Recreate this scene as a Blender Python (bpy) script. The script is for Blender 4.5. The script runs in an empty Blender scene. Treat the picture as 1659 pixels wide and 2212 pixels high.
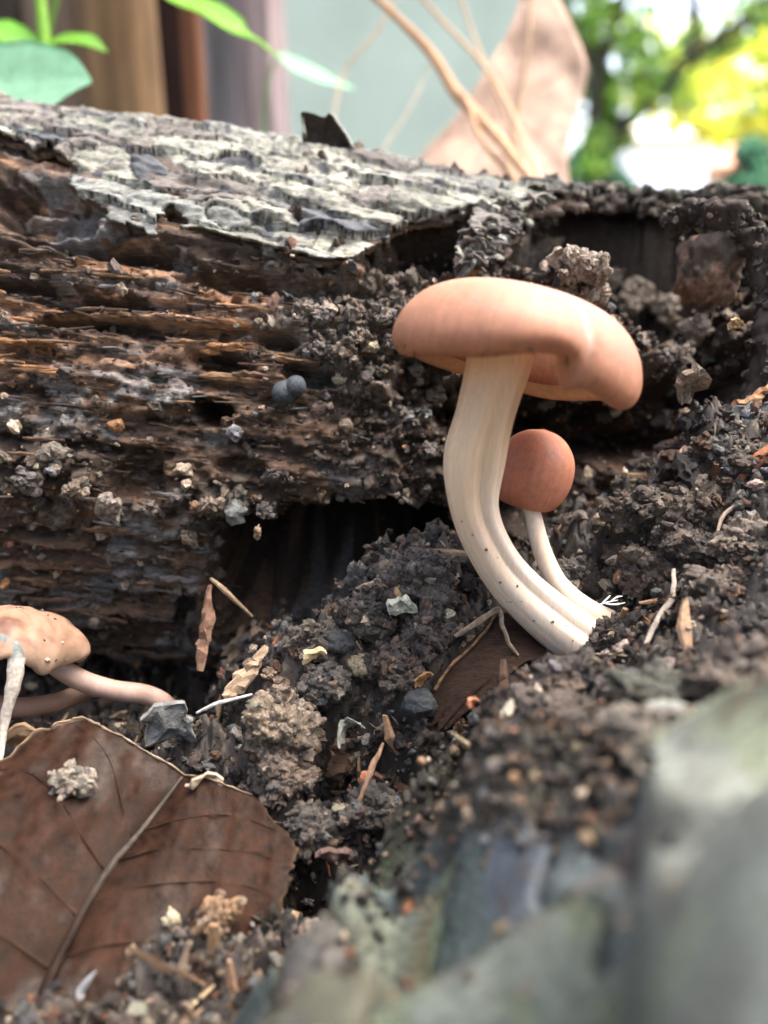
import bpy, bmesh, math
import numpy as np
from mathutils import Vector, Matrix

# ------------------------------------------------------------------ camera, sky, sun, exposure
# all modelling below is written in centimetres; CM turns it into metres
CM = 0.01
PITCH = math.radians(18.0)
CAMZ = 7.0
W, H, FPX = 1659.0, 2212.0, 1671.0
sc = bpy.context.scene
C = sc.collection
cam = bpy.data.cameras.new('camera')
camo = bpy.data.objects.new('camera', cam)
C.objects.link(camo)
camo.location = (0, 0, CAMZ * CM)
camo.rotation_euler = (math.pi / 2 - PITCH, 0, 0)
cam.sensor_fit = 'VERTICAL'
cam.sensor_height = 36.0
cam.lens = 36.0 * FPX / H
cam.clip_start = 0.002
cam.clip_end = 1000.0
cam.dof.use_dof = True
cam.dof.focus_distance = 12.0 * CM
cam.dof.aperture_fstop = 10.0
sc.camera = camo

SUN_EL, SUN_AZ = math.radians(70), math.radians(80)     # azimuth measured from +Y towards +X
world = bpy.data.worlds.new('World')
sc.world = world
world.use_nodes = True
wn = world.node_tree
sky = wn.nodes.new('ShaderNodeTexSky')
sky.sky_type = 'NISHITA'
sky.sun_disc = False
sky.sun_elevation = SUN_EL
sky.sun_rotation = SUN_AZ
sky.air_density = 1.0
sky.dust_density = 9.0
sky.ozone_density = 1.0
bgn = wn.nodes['Background']
wn.links.new(sky.outputs['Color'], bgn.inputs['Color'])
bgn.inputs['Strength'].default_value = 0.15

sl = bpy.data.lights.new('sun', 'SUN')
sl.energy = 1.1
sl.angle = math.radians(30)
sl.color = (1.0, 0.97, 0.92)
so = bpy.data.objects.new('sun', sl)
C.objects.link(so)
sdir = Vector((math.sin(SUN_AZ) * math.cos(SUN_EL), math.cos(SUN_AZ) * math.cos(SUN_EL), math.sin(SUN_EL)))
so.rotation_euler = sdir.to_track_quat('Z', 'Y').to_euler()
so.location = (0.5, -0.5, 2)

sc.view_settings.view_transform = 'Standard'
sc.view_settings.look = 'None'
sc.view_settings.gamma = 1.0
sc.view_settings.use_curve_mapping = False
sc.view_settings.exposure = 3.2
sc.cycles.use_denoising = True
sc.cycles.max_bounces = 8
sc.cycles.transparent_max_bounces = 8

# ------------------------------------------------------------------ helpers
rng = np.random.default_rng(7)
cp, sp = math.cos(PITCH), math.sin(PITCH)


def P(u, v, d):
    """Point (cm) seen at photo position u, v (1659 wide scale) standing d cm in front of the camera plane."""
    u, v, d = np.asarray(u, float), np.asarray(v, float), np.asarray(d, float)
    xc = (u - W / 2) / FPX * d
    yc = (H / 2 - v) / FPX * d
    return np.stack(np.broadcast_arrays(xc, d * cp + yc * sp, CAMZ - d * sp + yc * cp), -1)


def proj(p):
    x, y, z = p[..., 0], p[..., 1], p[..., 2] - CAMZ
    d = y * cp - z * sp
    up = y * sp + z * cp
    dd = np.maximum(d, 0.1)
    return W / 2 + x / dd * FPX, H / 2 - up / dd * FPX, d


def sstep(a, b, x):
    t = np.clip((x - a) / (b - a), 0, 1)
    return t * t * (3 - 2 * t)


def _h(i, j, k, seed):
    n = (i.astype(np.uint32) * np.uint32(374761393) + j.astype(np.uint32) * np.uint32(668265263)
         + k.astype(np.uint32) * np.uint32(2147483647) + np.uint32((seed * 974634777) & 0xffffffff))
    n = (n ^ (n >> np.uint32(13))) * np.uint32(1274126177)
    n = (n ^ (n >> np.uint32(15))) * np.uint32(2246822519)
    n = n ^ (n >> np.uint32(16))
    return n.astype(np.float64) / 4294967295.0


def vn(x, y, z=None, seed=0):
    """value noise in [-1, 1]"""
    x = np.asarray(x, float); y = np.asarray(y, float)
    xi = np.floor(x).astype(np.int64); yi = np.floor(y).astype(np.int64)
    fx = x - xi; fy = y - yi
    fx = fx ** 3 * (fx * (fx * 6 - 15) + 10); fy = fy ** 3 * (fy * (fy * 6 - 15) + 10)
    if z is None:
        zi = np.zeros_like(xi)
        a = _h(xi, yi, zi, seed); b = _h(xi + 1, yi, zi, seed)
        c = _h(xi, yi + 1, zi, seed); d = _h(xi + 1, yi + 1, zi, seed)
        return 2 * ((a * (1 - fx) + b * fx) * (1 - fy) + (c * (1 - fx) + d * fx) * fy) - 1
    z = np.asarray(z, float)
    zi = np.floor(z).astype(np.int64); fz = z - zi
    fz = fz ** 3 * (fz * (fz * 6 - 15) + 10)
    r = []
    for q in (0, 1):
        a = _h(xi, yi, zi + q, seed); b = _h(xi + 1, yi, zi + q, seed)
        c = _h(xi, yi + 1, zi + q, seed); d = _h(xi + 1, yi + 1, zi + q, seed)
        r.append((a * (1 - fx) + b * fx) * (1 - fy) + (c * (1 - fx) + d * fx) * fy)
    return 2 * (r[0] * (1 - fz) + r[1] * fz) - 1


def fbm(x, y, z=None, oct=4, seed=0, gain=0.5, ridge=False):
    s = 0; a = 1; t = 0
    for o in range(oct):
        f = 2.03 ** o
        n = vn(x * f + o * 17.3, y * f - o * 9.1, None if z is None else z * f + o * 5.7, seed + o)
        if ridge:
            n = 1 - 2 * np.abs(n)
        s = s + a * n; t += a; a *= gain
    return s / t


def catmull(pts, n, closed=False):
    pts = np.asarray(pts, float)
    if closed:
        q = np.vstack([pts[-1], pts, pts[0], pts[1]])
        m = len(pts)
    else:
        q = np.vstack([2 * pts[0] - pts[1], pts, 2 * pts[-1] - pts[-2]])
        m = len(pts) - 1
    t = np.linspace(0, m, n, endpoint=not closed)
    i = np.minimum(t.astype(int), m - 1); f = (t - i)[:, None]
    p0, p1, p2, p3 = q[i], q[i + 1], q[i + 2], q[i + 3]
    return 0.5 * (2 * p1 + (p2 - p0) * f + (2 * p0 - 5 * p1 + 4 * p2 - p3) * f ** 2 + (3 * p1 - p0 - 3 * p2 + p3) * f ** 3)


def in_poly(u, v, poly):
    poly = np.asarray(poly, float)
    ins = np.zeros(np.shape(u), bool)
    j = len(poly) - 1
    for i in range(len(poly)):
        xi, yi = poly[i]; xj, yj = poly[j]
        c = ((yi > v) != (yj > v)) & (u < (xj - xi) * (v - yi) / (yj - yi + 1e-9) + xi)
        ins ^= c
        j = i
    return ins


def mesh_data(name, V, F, mat, col=None, smooth=True, rough=None):
    """V in cm; F an (n,3) or (n,4) array, or a list of such arrays"""
    me = bpy.data.meshes.new(name)
    V = np.asarray(V, float) * CM
    Fs = F if isinstance(F, list) else [F]
    Fs = [np.asarray(f, np.int64) for f in Fs if len(f)]
    idx = np.concatenate([f.ravel() for f in Fs]).astype(np.int32)
    tot = np.concatenate([np.full(len(f), f.shape[1]) for f in Fs])
    st = np.concatenate([[0], np.cumsum(tot)[:-1]]).astype(np.int32)
    me.vertices.add(len(V)); me.vertices.foreach_set('co', V.ravel().astype(np.float32))
    me.loops.add(len(idx)); me.loops.foreach_set('vertex_index', idx)
    me.polygons.add(len(st)); me.polygons.foreach_set('loop_start', st)
    me.update(calc_edges=True)
    me.polygons.foreach_set('use_smooth', np.full(len(st), bool(smooth)))
    if col is not None:
        ca = me.color_attributes.new('Col', 'FLOAT_COLOR', 'POINT')
        col = np.asarray(col, float)
        if col.ndim == 1:
            col = np.broadcast_to(col, (len(V), 3))
        c4 = np.ones((len(V), 4), np.float32); c4[:, :3] = col
        ca.data.foreach_set('color', c4.ravel())
    me.materials.append(mat)
    me.update()
    return me


def add(name, me, parent=None, loc=None, kind=None, label=None, cat=None, group=None):
    o = bpy.data.objects.new(name, me)
    C.objects.link(o)
    if parent is not None:
        o.parent = parent
    if loc is not None:
        o.location = Vector(loc) * CM
    for k, val in (('kind', kind), ('label', label), ('category', cat), ('group', group)):
        if val:
            o[k] = val
    return o


def thing(name, label, cat, base, group=None):
    return add(name, None, None, base, None, label, cat, group)


def part(name, V, F, mat, parent, col=None, smooth=True, kind=None, label=None):
    """mesh part given in world cm under a parent that stands (unrotated) at its base"""
    b = np.array(parent.location) / CM if parent is not None else np.zeros(3)
    return add(name, mesh_data(name, np.asarray(V) - b, F, mat, col, smooth), parent, None, kind, label)


def single(name, V, F, mat, label, cat, col=None, smooth=True, group=None):
    V = np.asarray(V, float)
    b = np.array([V[:, 0].mean(), V[:, 1].mean(), V[:, 2].min()])
    return add(name, mesh_data(name, V - b, F, mat, col, smooth), None, b, None, label, cat, group)


def grid_faces(n, m, wrap=False):
    i = np.arange(n - 1)[:, None]; j = np.arange(m if wrap else m - 1)[None, :]
    a = i * m + j; b = i * m + (j + 1) % m; c = (i + 1) * m + (j + 1) % m; d = (i + 1) * m + j
    return np.stack([a, b, c, d], -1).reshape(-1, 4)


def frames(pts):
    """per point: tangent and two cross directions carried along the curve"""
    T = np.gradient(pts, axis=0); T /= np.linalg.norm(T, axis=1)[:, None] + 1e-9
    n = np.cross(T[0], [0.3, 0.9, 0.2]); n /= np.linalg.norm(n)
    N = [n]
    for t in T[1:]:
        n = n - t * np.dot(n, t); n = n / np.linalg.norm(n); N.append(n)
    N = np.array(N)
    return T, N, np.cross(T, N)


def tube(pts, rad, nseg=8, n=None, jag=0.0, seed=0, flat=1.0):
    pts = np.asarray(pts, float)
    if n:
        rad = np.interp(np.linspace(0, 1, n), np.linspace(0, 1, len(np.atleast_1d(rad))), np.atleast_1d(rad))
        pts = catmull(pts, n)
    else:
        rad = np.broadcast_to(np.asarray(rad, float), (len(pts),))
    T, N, B = frames(pts)
    a = np.linspace(0, 2 * np.pi, nseg, endpoint=False)
    V = pts[:, None] + rad[:, None, None] * (np.cos(a)[None, :, None] * N[:, None] + flat * np.sin(a)[None, :, None] * B[:, None])
    V = V.reshape(-1, 3)
    if jag:
        k = np.repeat(np.arange(len(pts)), nseg)
        jj = np.stack([vn(V[:, 0] * 9 + s, V[:, 1] * 9, V[:, 2] * 9, seed + s) for s in (1, 2, 3)], -1)
        V = V + jj * (jag * rad[k])[:, None]
    m = len(pts)
    F = grid_faces(m, nseg, True)
    V = np.vstack([V, pts[0], pts[-1]])
    j = np.arange(nseg); j2 = (j + 1) % nseg
    caps = np.vstack([np.stack([np.full(nseg, m * nseg), j2, j], -1),
                      np.stack([np.full(nseg, m * nseg + 1), (m - 1) * nseg + j, (m - 1) * nseg + j2], -1)])
    return V, [F, caps]


def ico(sub):
    bm = bmesh.new(); bmesh.ops.create_icosphere(bm, subdivisions=sub, radius=1.0)
    V = np.array([v.co[:] for v in bm.verts]); F = np.array([[v.index for v in f.verts] for f in bm.faces]); bm.free()
    return V, F


def rot_rand(n, r):
    q = r.normal(size=(n, 4)); q /= np.linalg.norm(q, axis=1)[:, None]
    w, x, y, z = q.T
    return np.stack([1 - 2 * (y * y + z * z), 2 * (x * y - z * w), 2 * (x * z + y * w),
                     2 * (x * y + z * w), 1 - 2 * (x * x + z * z), 2 * (y * z - x * w),
                     2 * (x * z - y * w), 2 * (y * z + x * w), 1 - 2 * (x * x + y * y)], -1).reshape(-1, 3, 3)


def lump(sub, amp, freq, seed, squash=(1, 1, 1), ridge=False):
    V, F = ico(sub)
    n = fbm(V[:, 0] * freq + seed * 3.1, V[:, 1] * freq - seed, V[:, 2] * freq + seed * 1.7, 4, seed, 0.55, ridge)
    V = V * (1 + amp * n)[:, None] * np.array(squash)
    return V, F


def cauli(sub, seed, squash=(1, 1, 1), k=1.0):
    """porous knobbly lump: rounded knobs with deep creases between them"""
    V, F = ico(sub)
    a = lambda f, o: np.abs(fbm(V[:, 0] * f + seed * 1.3 + o, V[:, 1] * f - seed * .7, V[:, 2] * f + seed * 2.1, 2, seed + o, 0.5))
    low = fbm(V[:, 0] * 1.1 + seed, V[:, 1] * 1.1, V[:, 2] * 1.1 - seed, 2, seed + 9)
    rr = 0.72 + 0.45 * low + k * (0.70 * a(1.5, 1) + 0.34 * a(3.4, 2) + 0.14 * a(7.5, 3))
    return V * np.clip(rr, .25, 2)[:, None] * np.array(squash), F


def shard(sub, seed):
    r = np.random.default_rng(seed)
    V, F = ico(min(sub, 3))
    n = fbm(V[:, 0] * 1.6 + seed, V[:, 1] * 1.6, V[:, 2] * 1.6, 2, seed)
    V = V * (1 + .55 * n + r.uniform(-.28, .28, len(V)))[:, None] * r.uniform(.55, 1.15, 3)
    return V, F


def cluster(seed, n=7, sub=2):
    """an aggregate: several grains stuck together"""
    r = np.random.default_rng(seed); Vs, Fs, o = [], [], 0
    for q in range(n):
        V, F = shard(sub, seed * 13 + q)
        V = V @ rot_rand(1, r)[0].T * r.uniform(.28, .62) + r.normal(0, .42, 3) * np.array([1, 1, .8])
        Vs.append(V); Fs.append(F + o); o += len(V)
    return np.vstack(Vs), np.vstack(Fs)


CR0 = [shard(1, 680 + q) for q in range(16)]
CR1 = [shard(2, 700 + q) for q in range(24)]
CR2 = [shard(3, 740 + q) for q in range(6)] + [cluster(750 + q, 5) for q in range(12)]


def crumbs_mesh(pos, size, cols, templ, r):
    """many crumbs in one array set"""
    Vs, Fs, Cs = [], [], []
    off = 0
    tid = r.integers(0, len(templ), len(pos))
    for t, (TV, TF) in enumerate(templ):
        k = np.where(tid == t)[0]
        if not len(k):
            continue
        R = rot_rand(len(k), r)
        s3 = size[k, None] * r.uniform(0.65, 1.25, (len(k), 3))
        v = np.einsum('nij,nvj->nvi', R, TV[None] * s3[:, None]) + pos[k, None]
        Vs.append(v.reshape(-1, 3))
        Fs.append((TF[None] + (np.arange(len(k)) * len(TV))[:, None, None]).reshape(-1, 3) + off)
        Cs.append(np.repeat(cols[k], len(TV), 0))
        off += len(k) * len(TV)
    return np.vstack(Vs), np.vstack(Fs), np.vstack(Cs)


def chip(center, ax, ay, w, h, t, seed, rag=0.25, bend=0.15, n=18):
    """ragged flat piece: outline w x h in the plane ax, ay, with thickness t and a bent, uneven face"""
    r = np.random.default_rng(seed)
    ax = np.asarray(ax, float); ax = ax / np.linalg.norm(ax)
    ay = np.asarray(ay, float); ay = ay - ax * np.dot(ax, ay); ay /= np.linalg.norm(ay)
    az = np.cross(ax, ay)
    a = np.linspace(0, 2 * np.pi, n, endpoint=False)
    sq = 1 / np.maximum(np.abs(np.cos(a)), np.abs(np.sin(a))) ** 0.6
    rr = sq * (1 + rag * (r.uniform(-.6, .35, n) + .6 * vn(np.cos(a) * 1.6 + seed, np.sin(a) * 1.6, None, seed)))
    ring = np.stack([np.cos(a) * rr * w / 2, np.sin(a) * rr * h / 2], -1)
    sc_r = (1, .8, .6, .4, .2)
    X = np.vstack([ring * f_ for f_ in sc_r] + [np.zeros((1, 2))])
    m_ = max(w, h)
    zz = bend * (X[:, 0] ** 2 / max(w, 1e-3)) * 2 - bend * X[:, 1] ** 2 / max(h, 1e-3)
    zz = zz + .16 * m_ * vn(X[:, 0] / m_ * 3 + seed, X[:, 1] / m_ * 3, None, seed) + .07 * m_ * vn(X[:, 0] / m_ * 8, X[:, 1] / m_ * 8 + seed, None, seed + 1)
    top = X[:, :1] * ax + X[:, 1:] * ay + (zz + t / 2)[:, None] * az
    bot = X[:, :1] * ax + X[:, 1:] * ay + (zz - t / 2)[:, None] * az
    V = np.vstack([top, bot]) + np.asarray(center)
    j = np.arange(n); k = (j + 1) % n; m = len(X); c_ = 4 * n
    q = [np.stack([k, j, m + j, m + k], -1)]
    for g_ in range(4):
        o_ = g_ * n
        q += [np.stack([o_ + j, o_ + k, o_ + n + k, o_ + n + j], -1), np.stack([m + o_ + k, m + o_ + j, m + o_ + n + j, m + o_ + n + k], -1)]
    tr = np.vstack([np.stack([c_ + j, c_ + k, np.full(n, m - 1)], -1), np.stack([m + c_ + k, m + c_ + j, np.full(n, 2 * m - 1)], -1)])
    return V, [np.vstack(q), tr]


# ------------------------------------------------------------------ materials
def nodes_mat(name):
    m = bpy.data.materials.new(name); m.use_nodes = True
    return m, m.node_tree, m.node_tree.nodes['Principled BSDF']


def nd(t, typ, **kw):
    n = t.nodes.new(typ)
    for k, v in kw.items():
        if k in n.inputs:
            n.inputs[k].default_value = v
        else:
            setattr(n, k, v)
    return n


def attr_mat(name, rough=0.7, spec=0.3, var=(0.12, 0.5), bump=(0.04, 0.006), stretch=(1, 1, 1), tint=None, sss=0.0, sss_r=0.15,
             transl=0.0, sheen=0.0, rough_var=0.15, speck=None):
    """colour from the 'Col' attribute, uneven by noise of var[0] cm, relief bump[0] cm wide and bump[1] cm high"""
    m, t, b = nodes_mat(name)
    L = t.links.new
    at = nd(t, 'ShaderNodeAttribute', attribute_name='Col')
    tc = nd(t, 'ShaderNodeTexCoord')
    mp = nd(t, 'ShaderNodeMapping'); mp.inputs['Scale'].default_value = stretch
    L(tc.outputs['Object'], mp.inputs['Vector'])
    n1 = nd(t, 'ShaderNodeTexNoise', Scale=1 / (var[0] * CM), Detail=5.0, Roughness=0.65)
    L(mp.outputs[0], n1.inputs['Vector'])
    mr = nd(t, 'ShaderNodeMapRange'); mr.inputs['From Min'].default_value = 0.3; mr.inputs['From Max'].default_value = 0.7
    mr.inputs['To Min'].default_value = 1 - var[1]; mr.inputs['To Max'].default_value = 1 + var[1]
    L(n1.outputs[0], mr.inputs['Value'])
    mx = nd(t, 'ShaderNodeVectorMath', operation='SCALE')
    L(at.outputs['Color'], mx.inputs[0]); L(mr.outputs[0], mx.inputs['Scale'])
    out = mx.outputs[0]
    if tint:
        n3 = nd(t, 'ShaderNodeTexNoise', Scale=1 / (tint[0] * CM), Detail=4.0, Roughness=0.6)
        L(mp.outputs[0], n3.inputs['Vector'])
        rp = nd(t, 'ShaderNodeMapRange'); rp.inputs['From Min'].default_value = tint[2]; rp.inputs['From Max'].default_value = tint[2] + 0.12
        L(n3.outputs[0], rp.inputs['Value'])
        mm = nd(t, 'ShaderNodeMix', data_type='RGBA')
        L(rp.outputs[0], mm.inputs[0]); L(out, mm.inputs[6]); mm.inputs[7].default_value = (*tint[1], 1)
        out = mm.outputs[2]
    L(out, b.inputs['Base Color'])
    b.inputs['Roughness'].default_value = rough
    if rough_var:
        r2 = nd(t, 'ShaderNodeMapRange'); r2.inputs['From Min'].default_value = 0.3; r2.inputs['From Max'].default_value = 0.7
        r2.inputs['To Min'].default_value = max(0.05, rough - rough_var); r2.inputs['To Max'].default_value = min(1, rough + rough_var)
        L(n1.outputs[0], r2.inputs['Value']); L(r2.outputs[0], b.inputs['Roughness'])
    b.inputs['Specular IOR Level'].default_value = spec
    if bump:
        n2 = nd(t, 'ShaderNodeTexNoise', Scale=1 / (bump[0] * CM), Detail=5.0, Roughness=0.7)
        L(mp.outputs[0], n2.inputs['Vector'])
        bp = nd(t, 'ShaderNodeBump', Strength=1.0, Distance=bump[1] * CM * 2)
        L(n2.outputs[0], bp.inputs['Height']); L(bp.outputs[0], b.inputs['Normal'])
    if sss:
        b.inputs['Subsurface Weight'].default_value = sss
        b.inputs['Subsurface Radius'].default_value = (1.0, 0.45, 0.25)
        b.inputs['Subsurface Scale'].default_value = sss_r * CM
    if transl:
        tr = nd(t, 'ShaderNodeBsdfTranslucent')
        L(out, tr.inputs['Color'])
        ms = nd(t, 'ShaderNodeMixShader'); ms.inputs[0].default_value = transl
        L(b.outputs[0], ms.inputs[1]); L(tr.outputs[0], ms.inputs[2])
        L(ms.outputs[0], t.nodes['Material Output'].inputs['Surface'])
    return m


M_soil = attr_mat('soil', 0.62, 0.35, (0.08, 0.55), (0.03, 0.006))
M_crumb = attr_mat('soil_crumb', 0.62, 0.35, (0.04, 0.75), (0.03, 0.02))
M_bark = attr_mat('bark', 0.72, 0.3, (0.07, 0.55), (0.035, 0.014), (0.55, 1, 1), tint=(0.22, (0.085, 0.075, 0.07), 0.57))
M_barkdark = attr_mat('dark_bark', 0.75, 0.3, (0.08, 0.5), (0.03, 0.008))
M_wood = attr_mat('rotten_wood', 0.78, 0.18, (0.07, 0.65), (0.03, 0.02), (0.3, 1, 1))
M_chip = attr_mat('wood_chip', 0.7, 0.25, (0.06, 0.4), (0.02, 0.004))
M_cap = attr_mat('mushroom_cap', 0.47, 0.32, (0.12, 0.16), (0.03, 0.003), sss=0.35, sss_r=0.12, transl=.2)
M_stem = attr_mat('mushroom_stem', 0.5, 0.3, (0.03, 0.10), (0.02, 0.0012), (1, 1, 0.08), sss=0.4, sss_r=0.15)
M_gill = attr_mat('mushroom_gills', 0.6, 0.2, (0.05, 0.1), None, transl=.6)
M_leaf = attr_mat('dead_leaf', 0.42, 0.06, (0.2, 0.6), (0.06, 0.006), tint=(0.5, (0.024, 0.018, 0.014), 0.63))
M_dry = attr_mat('dry_leaf', 0.75, 0.2, (0.6, 0.2), (0.2, 0.02), transl=0.3)
M_green = attr_mat('green_leaf', 0.5, 0.3, (0.5, 0.15), (0.2, 0.005), transl=0.45)
M_tree = attr_mat('tree_leaf', 0.5, 0.3, (30, 0.3), None, transl=0.6)
M_trunk = attr_mat('trunk', 0.85, 0.2, (6, 0.4), (4, 0.6))
M_post = attr_mat('weathered_wood', 0.8, 0.25, (0.5, 0.5), (0.2, 0.03), (1, 1, 0.06))
M_wall = attr_mat('painted_wall', 0.8, 0.25, (14, 0.12), (2, 0.02))
M_plain = attr_mat('masonry', 0.8, 0.25, (60, 0.06), None)
M_ground = attr_mat('ground_earth', 0.9, 0.2, (40, 0.4), (6, 0.5))


def tnt(c, n, k=1.0):
    return np.clip(np.asarray(c)[None] * (1 + k * n)[:, None], 0, 1)


def pal(r, n, table):
    """random picks of (weight, colour) rows with a little spread"""
    w = np.array([t[0] for t in table], float); w /= w.sum()
    c = np.array([t[1] for t in table])[r.choice(len(table), n, p=w)]
    return np.clip(c * r.uniform(0.65, 1.4, (n, 1)) * r.uniform(0.93, 1.07, (n, 3)), 0, 0.9)


SOILPAL = [(34, (.017, .014, .013)), (26, (.050, .039, .032)), (7, (.070, .072, .072)), (8, (.19, .14, .095)),
           (14, (.075, .042, .025)), (4, (.36, .30, .23)), (1, (.28, .12, .06)), (10, (.14, .125, .11)), (6, (.11, .115, .12))]

# ------------------------------------------------------------------ soil terrain
ctrl = [  # photo position and distance of the soil surface
    (1659, 905, 12.6), (1500, 985, 12.5), (1380, 1110, 12.7), (1280, 1230, 12.9), (1560, 1150, 11.7), (1420, 1230, 12.1),
    (1290, 1390, 12.0), (1180, 1420, 11.9), (1620, 1340, 10.2), (1450, 1480, 9.6), (1290, 1540, 9.4), (1130, 1500, 10.6),
    (1060, 1560, 9.8), (1000, 1235, 12.7),
    (885, 1215, 12.4), (955, 1260, 12.3), (805, 1280, 12.5), (690, 1325, 12.8), (590, 1420, 12.8), (480, 1470, 12.9), (820, 1420, 12.2), (930, 1400, 12.0),
    (700, 1470, 12.2), (560, 1530, 12.2), (450, 1570, 12.2), (640, 1600, 11.7), (520, 1650, 11.6), (880, 1560, 11.6), (760, 1600, 12.2),
    (740, 1720, 12.0), (660, 1790, 11.3), (760, 1790, 11.4), (700, 1930, 11.2), (600, 2030, 10.6), (480, 2070, 9.35), (370, 2105, 9.1),
    (250, 2170, 8.85), (480, 2160, 8.9), (150, 2230, 8.6), (560, 2060, 9.5),
    (1000, 1640, 10.4), (900, 1720, 11.3), (1000, 1440, 12.0),
]
cx = [P(*c) for c in ctrl]
extra = [(-8, 8, -1.9), (-5, 9, -1.6), (-3, 9.6, -1.4), (-6, 11, -1.6), (-9, 11, -1.2), (-10, 6, -2), (-4, 6, -1.35), (-2.2, 5.5, -.9), (-1.2, 6.2, -.8), (0, 4, -1.2), (-6, 3, -2), (2, 6, 0.3),
         (4, 3, 0.0), (8, 3, 0.6), (4, 6.5, 0.9), (7, 7, 1.6), (10, 8, 2.0), (12, 12, 3.4), (14, 5, 1), (-6, 13.6, -1.5), (-3.5, 13.6, -1.2), (-2.2, 14, -0.2), (0, 14.5, 0.2),
         (-10, 14, -1.3), (3, 14.3, 2), (6, 15, 3), (10, 16, 3), (-6, 18, -1), (0, 18, 0), (6, 19, 1.5), (-14, 18, -1), (14, 19, 1), (-14, 4, -2), (-14, 10, -1.5), (0, 1, -1.2), (8, 0, 0), (-8, 0, -2)]
CT = np.vstack([np.array(cx), np.array(extra, float)])
_k = lambda r2: -np.sqrt(r2 + 0.35)
_D = ((CT[:, None, :2] - CT[None, :, :2]) ** 2).sum(-1)
_A = np.zeros((len(CT) + 1, len(CT) + 1)); _A[:-1, :-1] = _k(_D) + np.eye(len(CT)) * 0.02 * -1; _A[-1, :-1] = 1; _A[:-1, -1] = 1
_wt = np.linalg.solve(_A, np.append(CT[:, 2], 0))


def soil_base(x, y):
    x = np.asarray(x, float); y = np.asarray(y, float)
    sh = x.shape; x = x.ravel(); y = y.ravel()
    out = np.full(len(x), _wt[-1])
    for i in range(len(CT)):
        out += _wt[i] * _k((x - CT[i, 0]) ** 2 + (y - CT[i, 1]) ** 2)
    return out.reshape(sh)


def soil_rough(x, y):
    big = fbm(x * 0.9, y * 0.9, None, 3, 3) * 0.35
    clod = np.abs(fbm(x * 2.1, y * 2.1, None, 4, 11, 0.55)) * 0.75 - 0.15
    knob = np.abs(fbm(x * 5.5 + 3, y * 5.5, None, 3, 29, .6)) * .34
    fine = fbm(x * 9, y * 9, None, 2, 19) * 0.05
    return big + clod + fine + knob - .1


SPITS = [(715, 1565, 55, 70, 1.3), (700, 1690, 60, 50, 1.2), (850, 1640, 70, 60, 1.2), (660, 1950, 30, 80, .9), (1010, 1470, 60, 45, .9), (430, 1500, 100, 35, 1.5), (850, 1520, 40, 30, .6), (640, 1300, 90, 40, 1.2),
         (1390, 1180, 60, 25, .5), (1480, 1120, 80, 25, .5), (1340, 1190, 40, 40, .6), (1560, 1240, 60, 25, .4), (1350, 1460, 90, 30, .5), (1250, 1545, 60, 30, .5)]


def soil_z(x, y):
    z = soil_base(x, y)
    a, b, d = proj(np.stack([np.asarray(x, float), np.asarray(y, float), z], -1))
    z = z + soil_rough(x, y)
    wob = vn(np.asarray(x) * 2.5, np.asarray(y) * 2.5, None, 77) * 14
    for (u0, v0, ru, rv, dep) in SPITS:
        z = z - dep * np.exp(-(((a + wob - u0) / ru) ** 2 + ((b + wob - v0) / rv) ** 2) ** 1.4)
    return z


def hit(u, v, d0=6.0, d1=16.0):
    """where the sight line through u, v meets the soil"""
    d = np.linspace(d0, d1, 240)
    p = P(np.full(240, u), np.full(240, v), d)
    z = soil_z(p[:, 0], p[:, 1])
    k = np.where(p[:, 2] < z)[0]
    return p[k[0]] if len(k) else P(u, v, 12.0)


gx = np.arange(-9.5, 11, 0.045); gy = np.arange(3.0, 15.5, 0.045)
GX, GY = np.meshgrid(gx, gy, indexing='ij')
GZ = soil_z(GX, GY)
SV = np.stack([GX, GY, GZ], -1)
SN = np.stack([-np.gradient(GZ, 0.045, axis=0), -np.gradient(GZ, 0.045, axis=1), np.ones_like(GZ)], -1)
SN /= np.linalg.norm(SN, axis=-1)[..., None]
nn = fbm(GX.ravel() * 2, GY.ravel() * 2, None, 4, 5)
sc_ = np.where((nn > 0.15)[:, None], np.array([[.062, .05, .04]]), np.array([[.028, .024, .022]]))
ground = add('ground', mesh_data('ground', np.array([[-30000, -30000, -2.6], [30000, -30000, -2.6], [30000, 60000, -2.6], [-30000, 60000, -2.6]], float),
                                 np.array([[0, 1, 2, 3]]), M_ground, (.10, .09, .06)), None, None, 'structure')
soil = add('soil', mesh_data('soil', SV.reshape(-1, 3), grid_faces(len(gx), len(gy))[:, ::-1], M_soil, sc_), None, None, 'structure')


def scatter_soil(n, r, smin, smax, power, lift, u_rng=(-150, 1810), v_rng=(820, 2360)):
    uu, vv, dd = proj(SV)
    on_slab = (vv > 1640) & (uu > np.interp(vv, [1600, 1700, 1800, 1900, 2000, 2212, 2500], [1000, 880, 815, 745, 655, 470, 250]) + 40)
    ok = ~on_slab & (uu > u_rng[0]) & (uu < u_rng[1]) & (vv > v_rng[0]) & (vv < v_rng[1]) & (dd > 3.5)
    idx = np.argwhere(ok)
    wgt = 1 / dd[ok] ** 2 * np.clip(SN[ok][:, 2], 0.15, 1) ** -1.4
    k = r.choice(len(idx), n, p=wgt / wgt.sum())
    ij = idx[k]
    p = SV[ij[:, 0], ij[:, 1]] + r.uniform(-.03, .03, (n, 3)); nrm = SN[ij[:, 0], ij[:, 1]]
    s = smin * (1 + r.pareto(power, n)); s = np.minimum(s, smax)
    return p + nrm * (s * r.uniform(-0.2, lift, n))[:, None], s, nrm


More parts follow.
